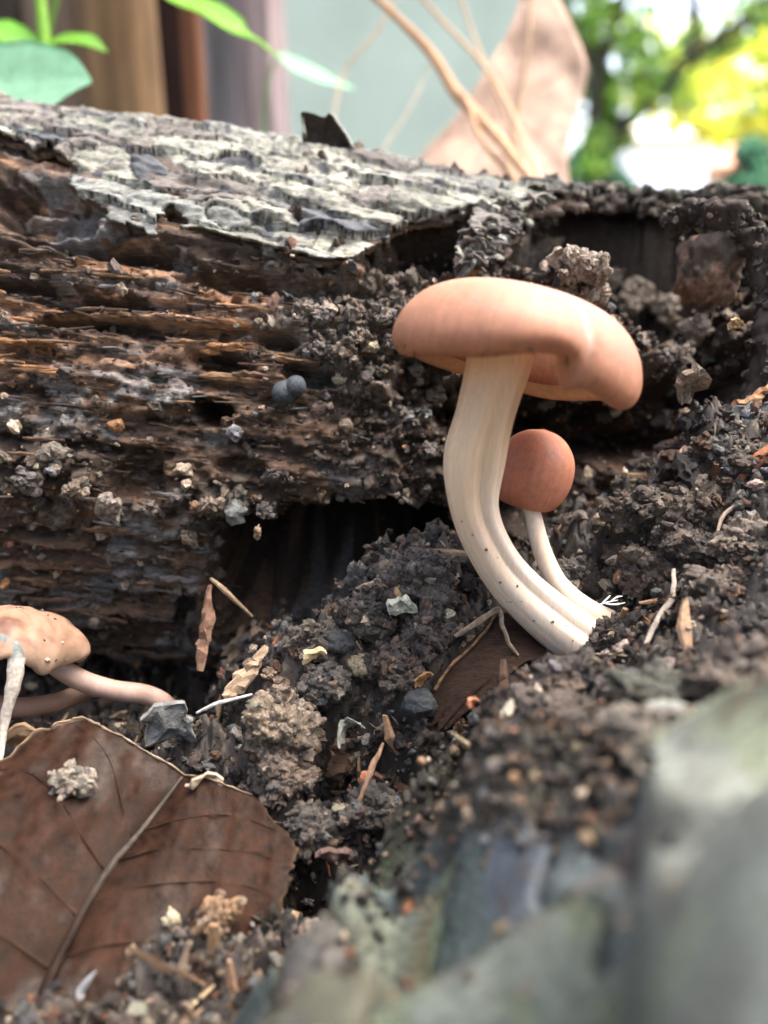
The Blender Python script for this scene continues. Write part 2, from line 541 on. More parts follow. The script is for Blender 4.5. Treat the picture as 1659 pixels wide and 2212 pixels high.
r1 = np.random.default_rng(21)
p, s, _ = scatter_soil(11000, r1, 0.015, 0.045, 1.6, 1.8)
V, F, Cc = crumbs_mesh(p, s, pal(r1, len(p), SOILPAL), CR0, r1)
part('fine_crumbs', V, F, M_crumb, soil, Cc, False, 'stuff')
p, s, _ = scatter_soil(4900, r1, 0.032, 0.11, 1.6, 1.5)
V, F, Cc = crumbs_mesh(p, s, pal(r1, len(p), SOILPAL), CR1, r1)
part('loose_crumbs', V, F, M_crumb, soil, Cc, False, 'stuff')
p, s, _ = scatter_soil(620, r1, 0.065, 0.17, 2.0, 1.0)
V, F, Cc = crumbs_mesh(p, s, pal(r1, len(p), SOILPAL), CR2, r1)
part('small_crumbs', V, F, M_crumb, soil, Cc, False, 'stuff')
# the larger crumbs are pieces of their own
p, s, _ = scatter_soil(290, r1, 0.13, 0.27, 2.4, 0.9, (380, 1659), (880, 2150))
cc = pal(r1, 290, [t_ for t_ in SOILPAL if t_[0] > 1])
crm = {}
for i in range(290):
    key = i % 40
    if key not in crm:
        TV, TF = cluster(100 + key, 9) if key % 4 else shard(4, 100 + key)
        crm[key] = mesh_data('crumb', TV, TF, M_crumb, tnt(cc[i], fbm(TV[:, 0] * 2, TV[:, 1] * 2, TV[:, 2] * 2, 3, key), .7), False)
    o = add('crumb', crm[key], soil, p[i])
    o.rotation_euler = r1.uniform(0, 6.28, 3); o.scale = np.array([1, 1, 1]) * s[i] * r1.uniform(0.7, 1.2, 3)

# slivers of rotten wood and root mixed through the soil
p, s, nrm = scatter_soil(750, r1, 0.05, 0.30, 1.4, 0.6)
Vs, Fq, Ft, Cl, off = [], [], [], [], 0
lc = pal(r1, 750, [(4, (.30, .20, .12)), (4, (.12, .07, .045)), (3, (.20, .15, .11)), (1, (.42, .32, .20)), (1, (.28, .11, .05))])
for i in range(750):
    d = r1.normal(size=3); d -= nrm[i] * np.dot(d, nrm[i]) * r1.uniform(0.2, 1); d /= np.linalg.norm(d)
    L_ = s[i] * 1.6; w_ = L_ * r1.uniform(0.10, 0.3)
    e = r1.normal(0, 0.2, 3) * L_
    v, f = tube(np.array([p[i] - d * L_, p[i] + e * 0.3, p[i] + d * L_]), np.array([w_ * .5, w_, w_ * .35]), 5, None, 0.5, i, 0.45)
    Vs.append(v); Fq.append(f[0] + off); Ft.append(f[1] + off); off += len(v); Cl.append(np.repeat(lc[i:i + 1], len(v), 0))
part('wood_litter', np.vstack(Vs), [np.vstack(Fq), np.vstack(Ft)], M_chip, soil, np.vstack(Cl), False, 'stuff')

# ------------------------------------------------------------------ the fallen log
prof = np.array([(19, -2.6), (16, -2.3), (14.6, -1.2), (13.5, 0.3), (13.0, 2), (12.9, 4), (13.3, 6), (14.3, 8), (16, 9.7), (18.5, 10.4),
                 (21, 9.8), (23.5, 7.5), (24.5, 4), (23.5, 0)], float)
pc = catmull(prof, 1400, True)
seg = np.linalg.norm(np.roll(pc, -1, 0) - pc, axis=1)
arc = np.concatenate([[0], np.cumsum(seg)]); PER = arc[-1]
pcw = np.vstack([pc, pc[0]])
S_CREST = arc[np.argmax(pc[:, 1])]


def prof_at(s):
    s = np.mod(s, PER)
    return np.interp(s, arc, pcw[:, 0]), np.interp(s, arc, pcw[:, 1])


def log_pt(x, s):
    y, z = prof_at(s); y2, z2 = prof_at(s + 0.05); y1, z1 = prof_at(s - 0.05)
    ty, tz = y2 - y1, z2 - z1; l = np.hypot(ty, tz) + 1e-9
    k = np.interp(x, [-14, -8.4, -3, 2, 4.5, 8, 14], [1.01, .965, .905, .825, .785, .765, .75])
    y = y + np.where(x > 0, 0.06 * x, 0) + 0.15 * np.sin(x * 0.4)
    pos = np.stack([x, y, np.where(z > 0, z * k, z)], -1)
    nor = np.stack([np.zeros_like(x), -tz / l, ty / l], -1)
    return pos, nor


def blob(u, v, u0, v0, ru, rv, rot=0.0):
    c, s_ = math.cos(math.radians(rot)), math.sin(math.radians(rot))
    a = ((u - u0) * c + (v - v0) * s_) / ru; b = (-(u - u0) * s_ + (v - v0) * c) / rv
    return np.exp(-(a * a + b * b) ** 1.5)


PITS = [  # photo position, half sizes, turn, depth in cm
    (690, 1225, 200, 115, 4, 5.5), (850, 1190, 170, 90, 0, 4.0), (570, 1250, 90, 110, 0, 3.5), (1150, 1020, 150, 150, 0, 1.0), (1230, 930, 260, 110, 10, 1.3), (1450, 900, 230, 110, -15, 1.6),
    (1330, 535, 240, 95, 10, 5.0), (1430, 590, 90, 70, 0, 2.5), (1480, 640, 210, 120, 0, 1.2), (1230, 505, 130, 65, -10, 4.0), (1560, 490, 170, 55, 0, 3.2), (1580, 790, 90, 70, 0, .9), (920, 525, 130, 48, -6, 1.3), (960, 560, 90, 35, 0, 0.9),
    (460, 890, 42, 30, 10, 1.4), (600, 735, 45, 22, 8, 0.9), (480, 785, 80, 22, 14, 0.8), (680, 815, 60, 24, 12, 0.7), (770, 480, 40, 20, 0, .3),
    (60, 620, 160, 14, 5, 0.4), (250, 655, 200, 16, 3, 0.45), (90, 440, 130, 60, 10, 0.5), (250, 540, 200, 20, 8, 0.5), (620, 610, 200, 28, 4, 0.6), (300, 705, 240, 15, 4, 0.4),
    (330, 1500, 170, 60, 0, 2.4), (100, 1500, 220, 80, 0, 2.6), (400, 1330, 22, 60, 0, 0.7), (900, 830, 60, 60, 0, 0.7), (530, 1010, 60, 22, 10, 0.5), (300, 1030, 60, 60, 0, 0.5),
    (120, 690, 90, 14, 0, .35), (60, 760, 60, 30, 0, .4), (1020, 900, 60, 90, 0, .6), (150, 960, 200, 12, 6, .3), (200, 1160, 220, 14, 4, .35), (120, 1240, 240, 12, 3, .3)]
RIDG = [(1330, 670, 230, 36, 28, 0.9), (1240, 600, 90, 46, 25, 1.0), (1590, 590, 100, 170, 0, 1.0), (1050, 530, 45, 90, 25, 0.5), (700, 720, 200, 60, 20, 0.25), (150, 1010, 130, 100, 0, .5), (430, 1080, 170, 60, -12, .35), (350, 1200, 160, 60, 0, .3)]


def dirt_mask(u, v):
    """1 where the log face is crumbly dirt, 0 where it is grained wood"""
    m = sstep(520, 760, u - 0.35 * (v - 700))
    m = np.maximum(m, blob(u, v, 110, 1020, 150, 120)); m = np.maximum(m, blob(u, v, 480, 1080, 160, 70))
    m = np.maximum(m, sstep(1000, 1100, u))
    return np.clip(m, 0, 1)


def log_disp(x, s, u, v):
    dm = dirt_mask(u, v)
    w1 = fbm(x * 0.28 + 3, s * 2.6 + 0.2 * vn(x * 0.5, s * 0.5, None, 4) + .25 * x, None, 4, 31)
    lay = w1 * 5.0
    ter = (np.floor(lay) + sstep(0.55, 1.0, lay - np.floor(lay))) / 5.0
    fib = fbm(x * 0.7, s * 12 + x * .9, None, 3, 37) * 0.06 + fbm(x * 0.5, s * 5, None, 2, 39) * 0.06
    brk = np.minimum(0, fbm(x * 2.6, s * 2.8, None, 3, 41) + 0.18) * 0.5
    wood = ter * 0.30 + fib + brk + fbm(x * 3.5, s * 7, None, 4, 59, .65) * .13
    cl = np.abs(fbm(x * 1.4, s * 1.4, None, 4, 51, 0.6)) * 0.9 - 0.25
    gr = fbm(x * 5.5, s * 5.5, None, 4, 57, 0.65) * 0.22
    d = wood * (1 - dm) + (cl + gr) * dm
    wob = fbm(u / 60, v / 60, None, 3, 61)
    crest = 1 - sstep(S_CREST - .3, S_CREST + .3, s)
    for (u0, v0, ru, rv, ro, dep) in PITS:
        b = blob(u + wob * ru * 0.35, v + wob * rv * 0.35, u0, v0, ru, rv, ro)
        d = d - dep * sstep(0.12, 0.75, b) * crest
    for (u0, v0, ru, rv, ro, dep) in RIDG:
        d = d + dep * blob(u + wob * 18, v + wob * 14, u0, v0, ru, rv, ro) * (0.7 + 0.5 * wob)
    return d


dx = 0.041
lx = np.concatenate([np.linspace(-15, -9.05, 40), np.arange(-9, 9.2, dx), np.linspace(9.3, 14, 30)])
s_a, s_b = arc[20], S_CREST + 2.5
ls = np.concatenate([np.arange(s_a, s_b, 0.045), np.linspace(s_b, PER + s_a, 36)[:-1]])
LX, LS = np.meshgrid(lx, ls, indexing='ij')
LP, LN = log_pt(LX.ravel(), LS.ravel())
lu, lv, ld = proj(LP)
ldis = log_disp(LX.ravel(), LS.ravel(), lu, lv)
front = (LS.ravel() < s_b)
ldis = np.where(front, ldis, 0.1 * fbm(LX.ravel(), LS.ravel(), None, 3, 1))
LPd = LP + LN * ldis[:, None]
# colour of the bare wood: orange fibres, grey weathering, shade painted in the hollows
g = fbm(LX.ravel() * 0.45, LS.ravel() * 4.5, None, 4, 71)
g2 = fbm(LX.ravel() * 1.1, LS.ravel() * 1.6, None, 4, 75)
dm = dirt_mask(lu, lv)
cW = np.where((g > 0.05)[:, None], np.array([[.135, .085, .056]]), np.array([[.058, .041, .032]]))
cW = np.where((g2 > 0.2)[:, None], np.array([[.15, .145, .142]]), cW)
org = (sstep(500, 560, lv) * (1 - sstep(760, 860, lv)) * (1 - sstep(480, 720, lu)))
org = np.maximum(org, 0.9 * blob(lu, lv, 620, 555, 170, 40)); org = np.maximum(org, .7 * blob(lu, lv, 60, 370, 160, 60))
org = .65 * org * sstep(0.03, 0.25, g + 0.6 * g2)
cW = cW * (1 - org[:, None]) + np.array([[.34, .185, .10]]) * org[:, None]
cD = np.where((g2 > 0.1)[:, None], np.array([[.12, .098, .078]]), np.array([[.048, .037, .030]]))
red = np.maximum(blob(lu, lv, 1350, 960, 260, 100), blob(lu, lv, 1560, 900, 160, 80))
cD = cD * (1 - red[:, None] * .7) + np.array([[.11, .055, .03]]) * red[:, None] * .7
cL = cW * (1 - dm[:, None]) + cD * dm[:, None]
rot = np.maximum.reduce([blob(lu, lv, 700, 1220, 270, 170), blob(lu, lv, 1400, 530, 430, 190), blob(lu, lv, 250, 1510, 400, 110), blob(lu, lv, 1250, 940, 300, 140)]) * sstep(-.3, .15, fbm(LX.ravel() * 1.5, LS.ravel() * 1.5, None, 3, 79) + .25)  # rot: near-black shade painted into hollows and undercuts, broken by noise
cL = cL * (1 - .95 * rot[:, None]) + np.array([[.012, .009, .008]]) * .95 * rot[:, None]  # mixes in the shade painted in the hollows
log = thing('fallen_log', 'thick rotting log with flaking grey bark lying behind the mushrooms', 'log', (0, 18.5, -2.2))
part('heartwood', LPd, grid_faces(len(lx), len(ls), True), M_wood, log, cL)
for xe, k in ((-15, 0), (14, 1)):
    ring = LPd.reshape(len(lx), len(ls), 3)[0 if k == 0 else -1]
    n_ = len(ring); cV = np.vstack([ring, ring.mean(0)])
    j = np.arange(n_); f = np.stack([j, (j + 1) % n_, np.full(n_, n_)], -1)
    part('cut_end', cV, f if k else f[:, ::-1], M_wood, log, (.14, .09, .06))

# ---- bark: torn plates that still cling to the top, each a piece
BARK_A = [(-900, 120), (0, 150), (1250, 150), (1230, 405), (1120, 430), (1000, 470), (930, 492), (850, 520), (740, 578), (640, 580), (590, 560), (500, 528), (430, 512), (365, 470), (340, 530), (270, 500), (200, 455), (165, 400), (140, 345), (60, 330), (0, 322), (-300, 300), (-900, 300)]
BARK_B = [(975, 590), (1000, 530), (1045, 465), (1110, 425), (1180, 395), (1240, 300), (2100, 300), (2100, 452), (1660, 436), (1600, 440), (1480, 440), (1380, 446), (1300, 440), (1215, 452), (1150, 478), (1115, 525), (1090, 590)]
bx = np.arange(-11, 10.5, 0.037)
s0 = S_CREST - 6.6
bs = np.arange(s0, S_CREST + 2.3, 0.037)
BX, BS = np.meshgrid(bx, bs, indexing='ij')
BP, BN = log_pt(BX.ravel(), BS.ravel())
bu, bv, bd = proj(BP)
wq = fbm(BX.ravel() * 2.2, BS.ravel() * 3.0, None, 4, 81, 0.6)
wq2 = fbm(BX.ravel() * 2.2 + 40, BS.ravel() * 3.0, None, 4, 83, 0.6)
pu, pv = bu + wq * 26, bv + wq2 * 26
over = BS.ravel() > S_CREST
inA = in_poly(pu, pv, BARK_A) | (over & (BX.ravel() < 3.5))
inB = (in_poly(pu, pv, BARK_B) | (over & (BX.ravel() >= 3.5))) & ~inA
mask = inA | inB
# cells: long scales along the grain with ragged borders
r3 = np.random.default_rng(5)
nc = 430
wq3 = fbm(BX.ravel() * 1.8, BS.ravel() * 2.4, None, 2, 85, 0.4)
cxs = r3.uniform(-11.5, 11, nc); css = r3.uniform(s0, S_CREST + 2.6, nc)
ax_, as_ = 0.62, 1.6
X1 = (BX.ravel() + 0.5 * fbm(BX.ravel() * 1.2, BS.ravel() * 1.6, None, 2, 87, .4) + 0.03 * vn(BX.ravel() * 7, BS.ravel() * 7, None, 7)) * ax_
X2 = (BS.ravel() + 0.12 * BX.ravel() + 0.24 * wq3 + 0.02 * vn(BX.ravel() * 7, BS.ravel() * 9, None, 8)) * as_
qx, qs = cxs * ax_, (css + 0.12 * cxs) * as_
f1 = np.full(len(X1), 1e9); f2 = np.full(len(X1), 1e9); cid = np.zeros(len(X1), int)
for i in range(nc):
    dd_ = np.hypot(X1 - qx[i], X2 - qs[i])
    nw = dd_ < f1
    f2 = np.where(nw, f1, np.minimum(f2, dd_)); f1 = np.where(nw, dd_, f1); cid = np.where(nw, i, cid)
edge = f2 - f1
hc = r3.uniform(0.15, 0.25, nc) + .08 * vn(cxs * .5, css * .8, None, 44); tilt = r3.uniform(0.08, 0.26, nc)
lowA = np.where(inA, 0, 0)
relief = fbm(BX.ravel() * 2.0, BS.ravel() * 6.0, None, 4, 91, 0.5) * 0.075 + fbm(BX.ravel() * 7, BS.ravel() * 9, None, 2, 93) * .02
lay2 = fbm(BX.ravel() * 0.8, BS.ravel() * 2.6 + BX.ravel() * 0.3, None, 3, 95) * 4
relief = relief + (np.floor(lay2) + sstep(0.6, 1, lay2 - np.floor(lay2))) * 0.03
top = hc[cid] + tilt[cid] * (css[cid] - BS.ravel()) * 0.9 + relief - 0.07 * np.exp(-edge / 0.05)
top = np.maximum(top, 0.05) + np.where(inB, 0.15, 0.0)
basecol = np.array([(.205, .208, .175), (.155, .143, .128), (.188, .198, .182), (.118, .106, .098), (.062, .069, .077), (.25, .25, .205)])
pcol = basecol[r3.choice(6, nc, p=[.3, .2, .2, .1, .08, .12])] * r3.uniform(.85, 1.15, (nc, 1))
nx_, ns_ = len(bx), len(bs)
qa = grid_faces(nx_, ns_)
qid = cid[qa[:, 0]].copy()
qid[~(mask[qa].all(1))] = -1
TOP = BP + BN * top[:, None]
LOW = TOP - BN * (0.06 + .03 * wq)[:, None]
under = 0.06 + fbm(BX.ravel() * 3, BS.ravel() * 5, None, 4, 97) * .07
lich = fbm(BX.ravel() * 1.3, BS.ravel() * 1.8, None, 4, 99)
hole = fbm(BX.ravel() * 4.5, BS.ravel() * 6.0, None, 2, 101)
vcol = pcol[cid] * (1 + 0.35 * lich)[:, None]
vcol = np.where((hole < -0.46)[:, None], np.array([[.07, .072, .08]]), vcol)
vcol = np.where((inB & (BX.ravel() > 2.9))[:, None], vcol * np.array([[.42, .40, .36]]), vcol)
uq, inv = np.unique(qa[mask[qa].all(1)], return_inverse=True); inv = inv.reshape(-1, 4); n_ = len(uq)
e = np.concatenate([inv[:, [0, 1]], inv[:, [1, 2]], inv[:, [2, 3]], inv[:, [3, 0]]])
be = e[~np.isin(e[:, 0] * n_ + e[:, 1], e[:, 1] * n_ + e[:, 0])]
ub = np.unique(be); rm = np.full(n_, -1); rm[ub] = np.arange(len(ub)) + n_
UV_ = np.vstack([(BP + BN * under[:, None])[uq], (BP + BN * np.where(inB, -.03, -.05)[:, None])[uq[ub]]])
part('inner_bark', UV_, [inv, np.stack([be[:, 1], be[:, 0], rm[be[:, 0]], rm[be[:, 1]]], -1)], M_barkdark, log,
     np.vstack([np.tile((.085, .062, .048), (n_, 1)) * (1 + .5 * lich[uq])[:, None], np.tile((.12, .07, .04), (len(ub), 1))]))
for i in range(nc):
    q = qa[qid == i]
    if len(q) < 25:
        continue
    uq, inv = np.unique(q, return_inverse=True); inv = inv.reshape(-1, 4); n_ = len(uq)
    e = np.concatenate([inv[:, [0, 1]], inv[:, [1, 2]], inv[:, [2, 3]], inv[:, [3, 0]]])
    code = e[:, 0] * n_ + e[:, 1]; rev = e[:, 1] * n_ + e[:, 0]
    be = e[~np.isin(code, rev)]
    Vv = np.vstack([TOP[uq], LOW[uq]])
    sk = np.stack([be[:, 1], be[:, 0], be[:, 0] + n_, be[:, 1] + n_], -1)
    bcol = np.vstack([vcol[uq], vcol[uq] * 0 + np.array([[.11, .07, .045]])])
    keep = np.unique(np.concatenate([be.ravel() + n_, np.arange(n_)]))
    rm = np.full(2 * n_, -1); rm[keep] = np.arange(len(keep))
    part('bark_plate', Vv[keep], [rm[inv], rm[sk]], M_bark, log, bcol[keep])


def log_near(u, v):
    """index of the log surface vertex seen at u, v"""
    a, b, d = proj(LPd)
    q = np.hypot(a - u, b - v)
    k = np.where(q < 12)[0]
    if not len(k):
        return int(np.argmin(q))
    return int(k[np.argmin(d[k])])


pu_, pv_, pd_ = proj(LPd)


def log_at(u, v):
    q = np.hypot(pu_ - u, pv_ - v)
    k = np.where(q < 12)[0]
    k = k[np.argmin(pd_[k])] if len(k) else np.argmin(q)
    return LPd[k], LN[k]


# bark lip over the hollow: small ragged flakes standing up along the crest
r4 = np.random.default_rng(12)
bvis = np.where(mask & ~over)[0]
for i in range(90):
    if i < 55:
        u = 1130 + i * 10 + r4.uniform(-6, 6); v = 434 + r4.uniform(-22, 16) + max(0, 1190 - u) * .8
    else:
        u = 1000 + r4.uniform(0, 110); v = 590 - (u - 1000) * .9 + r4.uniform(-40, 40)
    q = bvis[np.argmin(np.hypot(bu[bvis] - u, bv[bvis] - v))]
    c = TOP[q]; n_ = BN[q]
    V, F = chip(c, (1, r4.uniform(-.5, .5), r4.uniform(-.5, .5)), n_ * r4.uniform(.2, 1) + np.array([0, -.5, r4.uniform(-.8, .9)]), r4.uniform(.18, .5), r4.uniform(.15, .36), .05, 500 + i, .5, .3)
    part('bark_flake', V, F, M_barkdark, log, pal(r4, 1, [(2, (.05, .043, .037)), (1, (.10, .09, .075)), (1, (.16, .155, .13))])[0], False)

for i in range(34):
    if i < 20:          # ragged torn edge hanging under the lip
        u = 1165 + i * 27 + r4.uniform(-9, 9); v = 446 + 12 * math.sin(u / 55) + r4.uniform(-8, 10) + max(0, 1215 - u) * .7
        w_, h_, ay = r4.uniform(.30, .62), r4.uniform(.22, .46), (r4.uniform(-.3, .3), -.35, 1)
    else:               # broken tips standing above the crest
        u = 1150 + (i - 20) * 37 + r4.uniform(-14, 14); v = 414 + 9 * math.sin(u / 37) + r4.uniform(-4, 8)
        w_, h_, ay = r4.uniform(.25, .6), r4.uniform(.18, .34), (r4.uniform(-.4, .4), .1, 1)
    q = bvis[np.argmin(np.hypot(bu[bvis] - u, bv[bvis] - min(v, 436)))]
    c = P(u, v, proj(TOP[q])[2] - (.05 if i < 20 else -.1))
    V, F = chip(c, (1, r4.uniform(-.3, .3), r4.uniform(-.25, .25)), ay, w_, h_, .09, 640 + i, .5, .25, 26)
    part('bark_flake', V, F, M_barkdark, log, tnt(pal(r4, 1, [(2, (.045, .037, .03)), (1, (.085, .072, .058))])[0], vn(V[:, 0] * 9, V[:, 2] * 9, None, i), .5), False)
# torn wood fibres along the bare face, each a splinter
for i in range(60):
    if i < 36:
        u, v = r4.uniform(-20, 640), r4.uniform(545, 830)
    else:
        u, v = r4.uniform(-20, 430), r4.uniform(840, 1420)
    c, n_ = log_at(u, v)
    ln = r4.uniform(0.15, .6) ; wd = r4.uniform(.025, .07)
    d = np.array([1, r4.normal(0, .06), r4.normal(-.09, .05)]); d /= np.linalg.norm(d)
    c = c + n_ * wd * .4
    pts = np.array([c - d * ln, c - d * ln * .4 + n_ * r4.uniform(0, .05), c + d * ln * .4 + n_ * r4.uniform(0, .06), c + d * ln + n_ * r4.uniform(-.02, .1)])
    V, F = tube(pts, np.array([wd * .55, wd, wd * .9, wd * .5]), 6, 12, 0.5, i, 0.5)
    colr = [(.30, .155, .075), (.23, .14, .08), (.12, .075, .05), (.15, .14, .135), (.07, .05, .04)]
    w_ = [.35, .25, .2, .12, .08] if i < 36 else [.02, .12, .42, .2, .24]
    part('wood_splinter', V, F, M_wood, log, np.array(colr[r4.choice(5, p=w_)]) * r4.uniform(.8, 1.2), False)

# crumbs clinging to the log face
idx = np.where(front & (pu_ > -60) & (pu_ < 1720) & (pv_ > 540) & (pv_ < 1480) & (pd_ < 17.5))[0]
wgt = (0.24 + dirt_mask(pu_[idx], pv_[idx]) + 1.3 * blob(pu_[idx], pv_[idx], 760, 720, 190, 110, 25) + 4.5 * blob(pu_[idx], pv_[idx], 1320, 660, 230, 45, 28)) * np.where(ldis[idx] < -1.3, 0.35, 1)
k = idx[r4.choice(len(idx), 4300, p=wgt / wgt.sum())]
s = np.minimum(0.026 * (1 + r4.pareto(1.7, len(k))), 0.15)
cols = pal(r4, len(k), [(22, (.03, .024, .021)), (26, (.09, .073, .06)), (18, (.185, .15, .12)), (12, (.12, .122, .122)), (12, (.115, .068, .042)), (8, (.36, .29, .21)), (3, (.34, .17, .08))])
V, F, Cc = crumbs_mesh(LPd[k] + LN[k] * (s * r4.uniform(0, 1.1, len(k)))[:, None], s, cols, CR1, r4)
part('clinging_dirt', V, F, M_crumb, log, Cc, False, 'stuff')
wgt2 = wgt + .35
k = idx[r4.choice(len(idx), 8000, p=wgt2 / wgt2.sum())]
s = np.minimum(0.014 * (1 + r4.pareto(1.8, len(k))), 0.05)
V, F, Cc = crumbs_mesh(LPd[k] + LN[k] * (s * r4.uniform(0, 1.5, len(k)))[:, None], s, pal(r4, len(k), [(24, (.028, .022, .020)), (26, (.075, .060, .050)), (14, (.15, .12, .095)), (12, (.095, .095, .095)), (12, (.10, .058, .035)), (8, (.30, .24, .17)), (3, (.32, .15, .07))]), CR0, r4)
part('fine_dirt', V, F, M_crumb, log, Cc, False, 'stuff')
idx = np.where(front & (pu_ > -60) & (pu_ < 900) & (pv_ > 540) & (pv_ < 1480) & (pd_ < 16))[0]
wgt = (1.05 - dirt_mask(pu_[idx], pv_[idx])) * np.where(ldis[idx] < -1.0, .05, 1) * (.4 + sstep(-.2, .4, fbm(pu_[idx] / 90, pv_[idx] / 60, None, 3, 5)))
k = idx[r4.choice(len(idx), 1700, p=wgt / wgt.sum())]
Vs, Fq, Ft, Cl, off = [], [], [], [], 0
onow = org[k]
lc = pal(r4, len(k), [(5, (.055, .036, .025)), (4, (.10, .066, .045)), (2, (.15, .12, .10)), (2, (.12, .12, .12)), (2, (.03, .022, .018))])
lc = np.where((r4.random(len(k)) < onow * .55)[:, None], pal(r4, len(k), [(1, (.30, .16, .08)), (1, (.22, .12, .065))]), lc)
for i, q in enumerate(k):
    d = np.array([1, r4.normal(0, .12), r4.normal(-.10, .12)]); d /= np.linalg.norm(d)
    L_ = min(.05 * (1 + r4.pareto(1.6)), .40); w_ = r4.uniform(.010, .032)
    c = LPd[q] + LN[q] * w_ * r4.uniform(.2, 1.6)
    v, f = tube(np.array([c - d * L_, c + LN[q] * r4.uniform(-.01, .04), c + d * L_ + LN[q] * r4.uniform(-.02, .06)]), np.array([w_ * .6, w_, w_ * .3]), 5, None, 0.7, i, 0.5)
    Vs.append(v); Fq.append(f[0] + off); Ft.append(f[1] + off); off += len(v); Cl.append(np.repeat(lc[i:i + 1], len(v), 0))
part('torn_fibres', np.vstack(Vs), [np.vstack(Fq), np.vstack(Ft)], M_chip, log, np.vstack(Cl), False, 'stuff')
# bigger rotten lumps on the face
spots = [(1200 + q * 17 + (q * 37 % 23), 555 + q * 9 + (q * 53 % 41) - 20, .28 + .12 * (q % 3)) for q in range(18)] + [(1215, 560, .5), (1250, 600, .45), (1290, 640, .5), (1340, 655, .5), (1400, 650, .45), (1450, 690, .4), (1500, 730, .45), (1190, 530, .35), (1480, 770, .4), (1230, 640, .3),
         (700, 690, .25), (760, 660, .3), (830, 690, .3), (850, 740, .3), (790, 730, .28), (690, 745, .25), (900, 790, .3), (950, 850, .3), (880, 900, .25), (930, 960, .28), (560, 690, .2),
         (120, 980, .45), (70, 1040, .4), (160, 1050, .35), (330, 1090, .3), (390, 1060, .3), (450, 1100, .3), (520, 1060, .28), (560, 1100, .25), (420, 1150, .25), (480, 1170, .2), (600, 1030, .25),
         (1250, 870, .25), (1330, 880, .3), (1420, 910, .3), (1500, 890, .3), (1180, 880, .25), (1580, 870, .3), (480, 1240, .25), (470, 1200, .25)]
for i, (u, v, sz) in enumerate(spots):
    c, n_ = log_at(u, v)
    TV, TF = cluster(300 + i, 18, 2); sz = sz * .55
    tan = v < 800 and u > 1150
    cc_ = (.22, .18, .14) if tan else [(.10, .085, .07), (.075, .065, .06), (.13, .10, .075)][i % 3]
    n2 = fbm(TV[:, 0] * 5, TV[:, 1] * 5, TV[:, 2] * 5, 3, i)
    part('rotten_lump', TV * sz + c + n_ * sz * .2, TF, M_crumb, log, tnt(np.array(cc_) * (1.0 if tan else 1.1), n2, .8), False)

# knot in the hollow
TV, TF = lump(5, .55, 1.5, 79, (.80, .6, 1.0))
c = P(1532, 585, 14.1)
n2 = fbm(TV[:, 0] * 2, TV[:, 1] * 2, TV[:, 2] * 2, 4, 8)
part('knot', TV * 0.70 + c, TF, M_barkdark, log, np.where((n2 > .05)[:, None], np.array([[.135, .085, .058]]), np.array([[.05, .038, .03]])))
q = catmull(np.array([P(*a_) for a_ in [(1440, 490, 14.3), (1480, 468, 14.0), (1530, 462, 13.7), (1600, 480, 13.5), (1645, 545, 13.4), (1668, 650, 13.3), (1672, 770, 13.2), (1650, 880, 13.2)]]), 90)
V, F = tube(q, np.interp(np.linspace(0, 1, 90), [0, .2, .5, .8, 1], [.28, .26, .32, .42, .35]), 32, None, 0, 0, .6)
n2 = fbm(V[:, 0] * 2.2, V[:, 1] * 2.2, V[:, 2] * 2.2, 4, 18, .6); n3 = np.abs(fbm(V[:, 0] * 6, V[:, 1] * 6, V[:, 2] * 6, 3, 19, .6))
cen_ = np.vstack([np.repeat(q, 32, 0), q[:1], q[-1:]])
V = cen_ + (V - cen_) * (1 + .8 * n2 - .6 * n3)[:, None]
part('bark_shell', V, F, M_barkdark, log, tnt((.032, .024, .020), n2, .7))
k = r4.integers(0, len(V), 420); s = np.minimum(.022 * (1 + r4.pareto(1.7, 420)), .10)
V, F, Cc = crumbs_mesh(V[k], s, pal(r4, 420, [(3, (.03, .024, .02)), (2, (.08, .065, .05)), (1, (.18, .15, .11))]), CR1, r4)
part('shell_dirt', V, F, M_crumb, log, Cc, False, 'stuff')
# orange fungus crust at the foot of the right end
for i, (u, v) in enumerate([(1560, 905), (1610, 875), (1655, 845)]):
    c, n_ = log_at(u, v)
    V, F = chip(P(u, v - 6, 12.9), (1, .1, .45), (0, -.6, .6), .5, .22, .08, 900 + i, .4)
    part('crust', V, F, M_chip, log, (.28, .15, .075), False)
# loose curl of bark on the crest
cv = P([655, 650, 652, 700, 712, 740, 765], [290, 262, 240, 252, 244, 285, 318], 15.4)
low = P([650, 652, 655, 690, 710, 740, 768], [320, 322, 324, 326, 328, 332, 336], 15.6)
A = catmull(cv, 22); B_ = catmull(low, 22)
V = []
for t_ in np.linspace(0, 1, 6):
    V.append(A * (1 - t_) + B_ * t_ + np.array([0, .25 * math.sin(t_ * 3.1), 0]) + 0.03 * np.stack([vn(A[:, 0] * 6, A[:, 2] * 6 + t_ * 4, None, s_) for s_ in (1, 2, 3)], -1))
V = np.array(V).reshape(-1, 3)
back = V + np.array([.05, .12, 0.0])
F = grid_faces(6, 22); n_ = len(V)
rim = [(j, j + 1) for j in range(21)] + [(5 * 22 + j + 1, 5 * 22 + j) for j in range(21)] + [((i + 1) * 22, i * 22) for i in range(5)] + [(i * 22 + 21, (i + 1) * 22 + 21) for i in range(5)]
F2 = np.array([[b, a, a + n_, b + n_] for a, b in rim])
curlb = part('bark_curl', np.vstack([V, back]), [F[:, ::-1], F + n_, F2], M_barkdark, log, np.vstack([np.tile((.045, .036, .03), (n_, 1)), np.tile((.25, .25, .22), (n_, 1))]), False, None, 'dark curled bark flake standing up on the log')


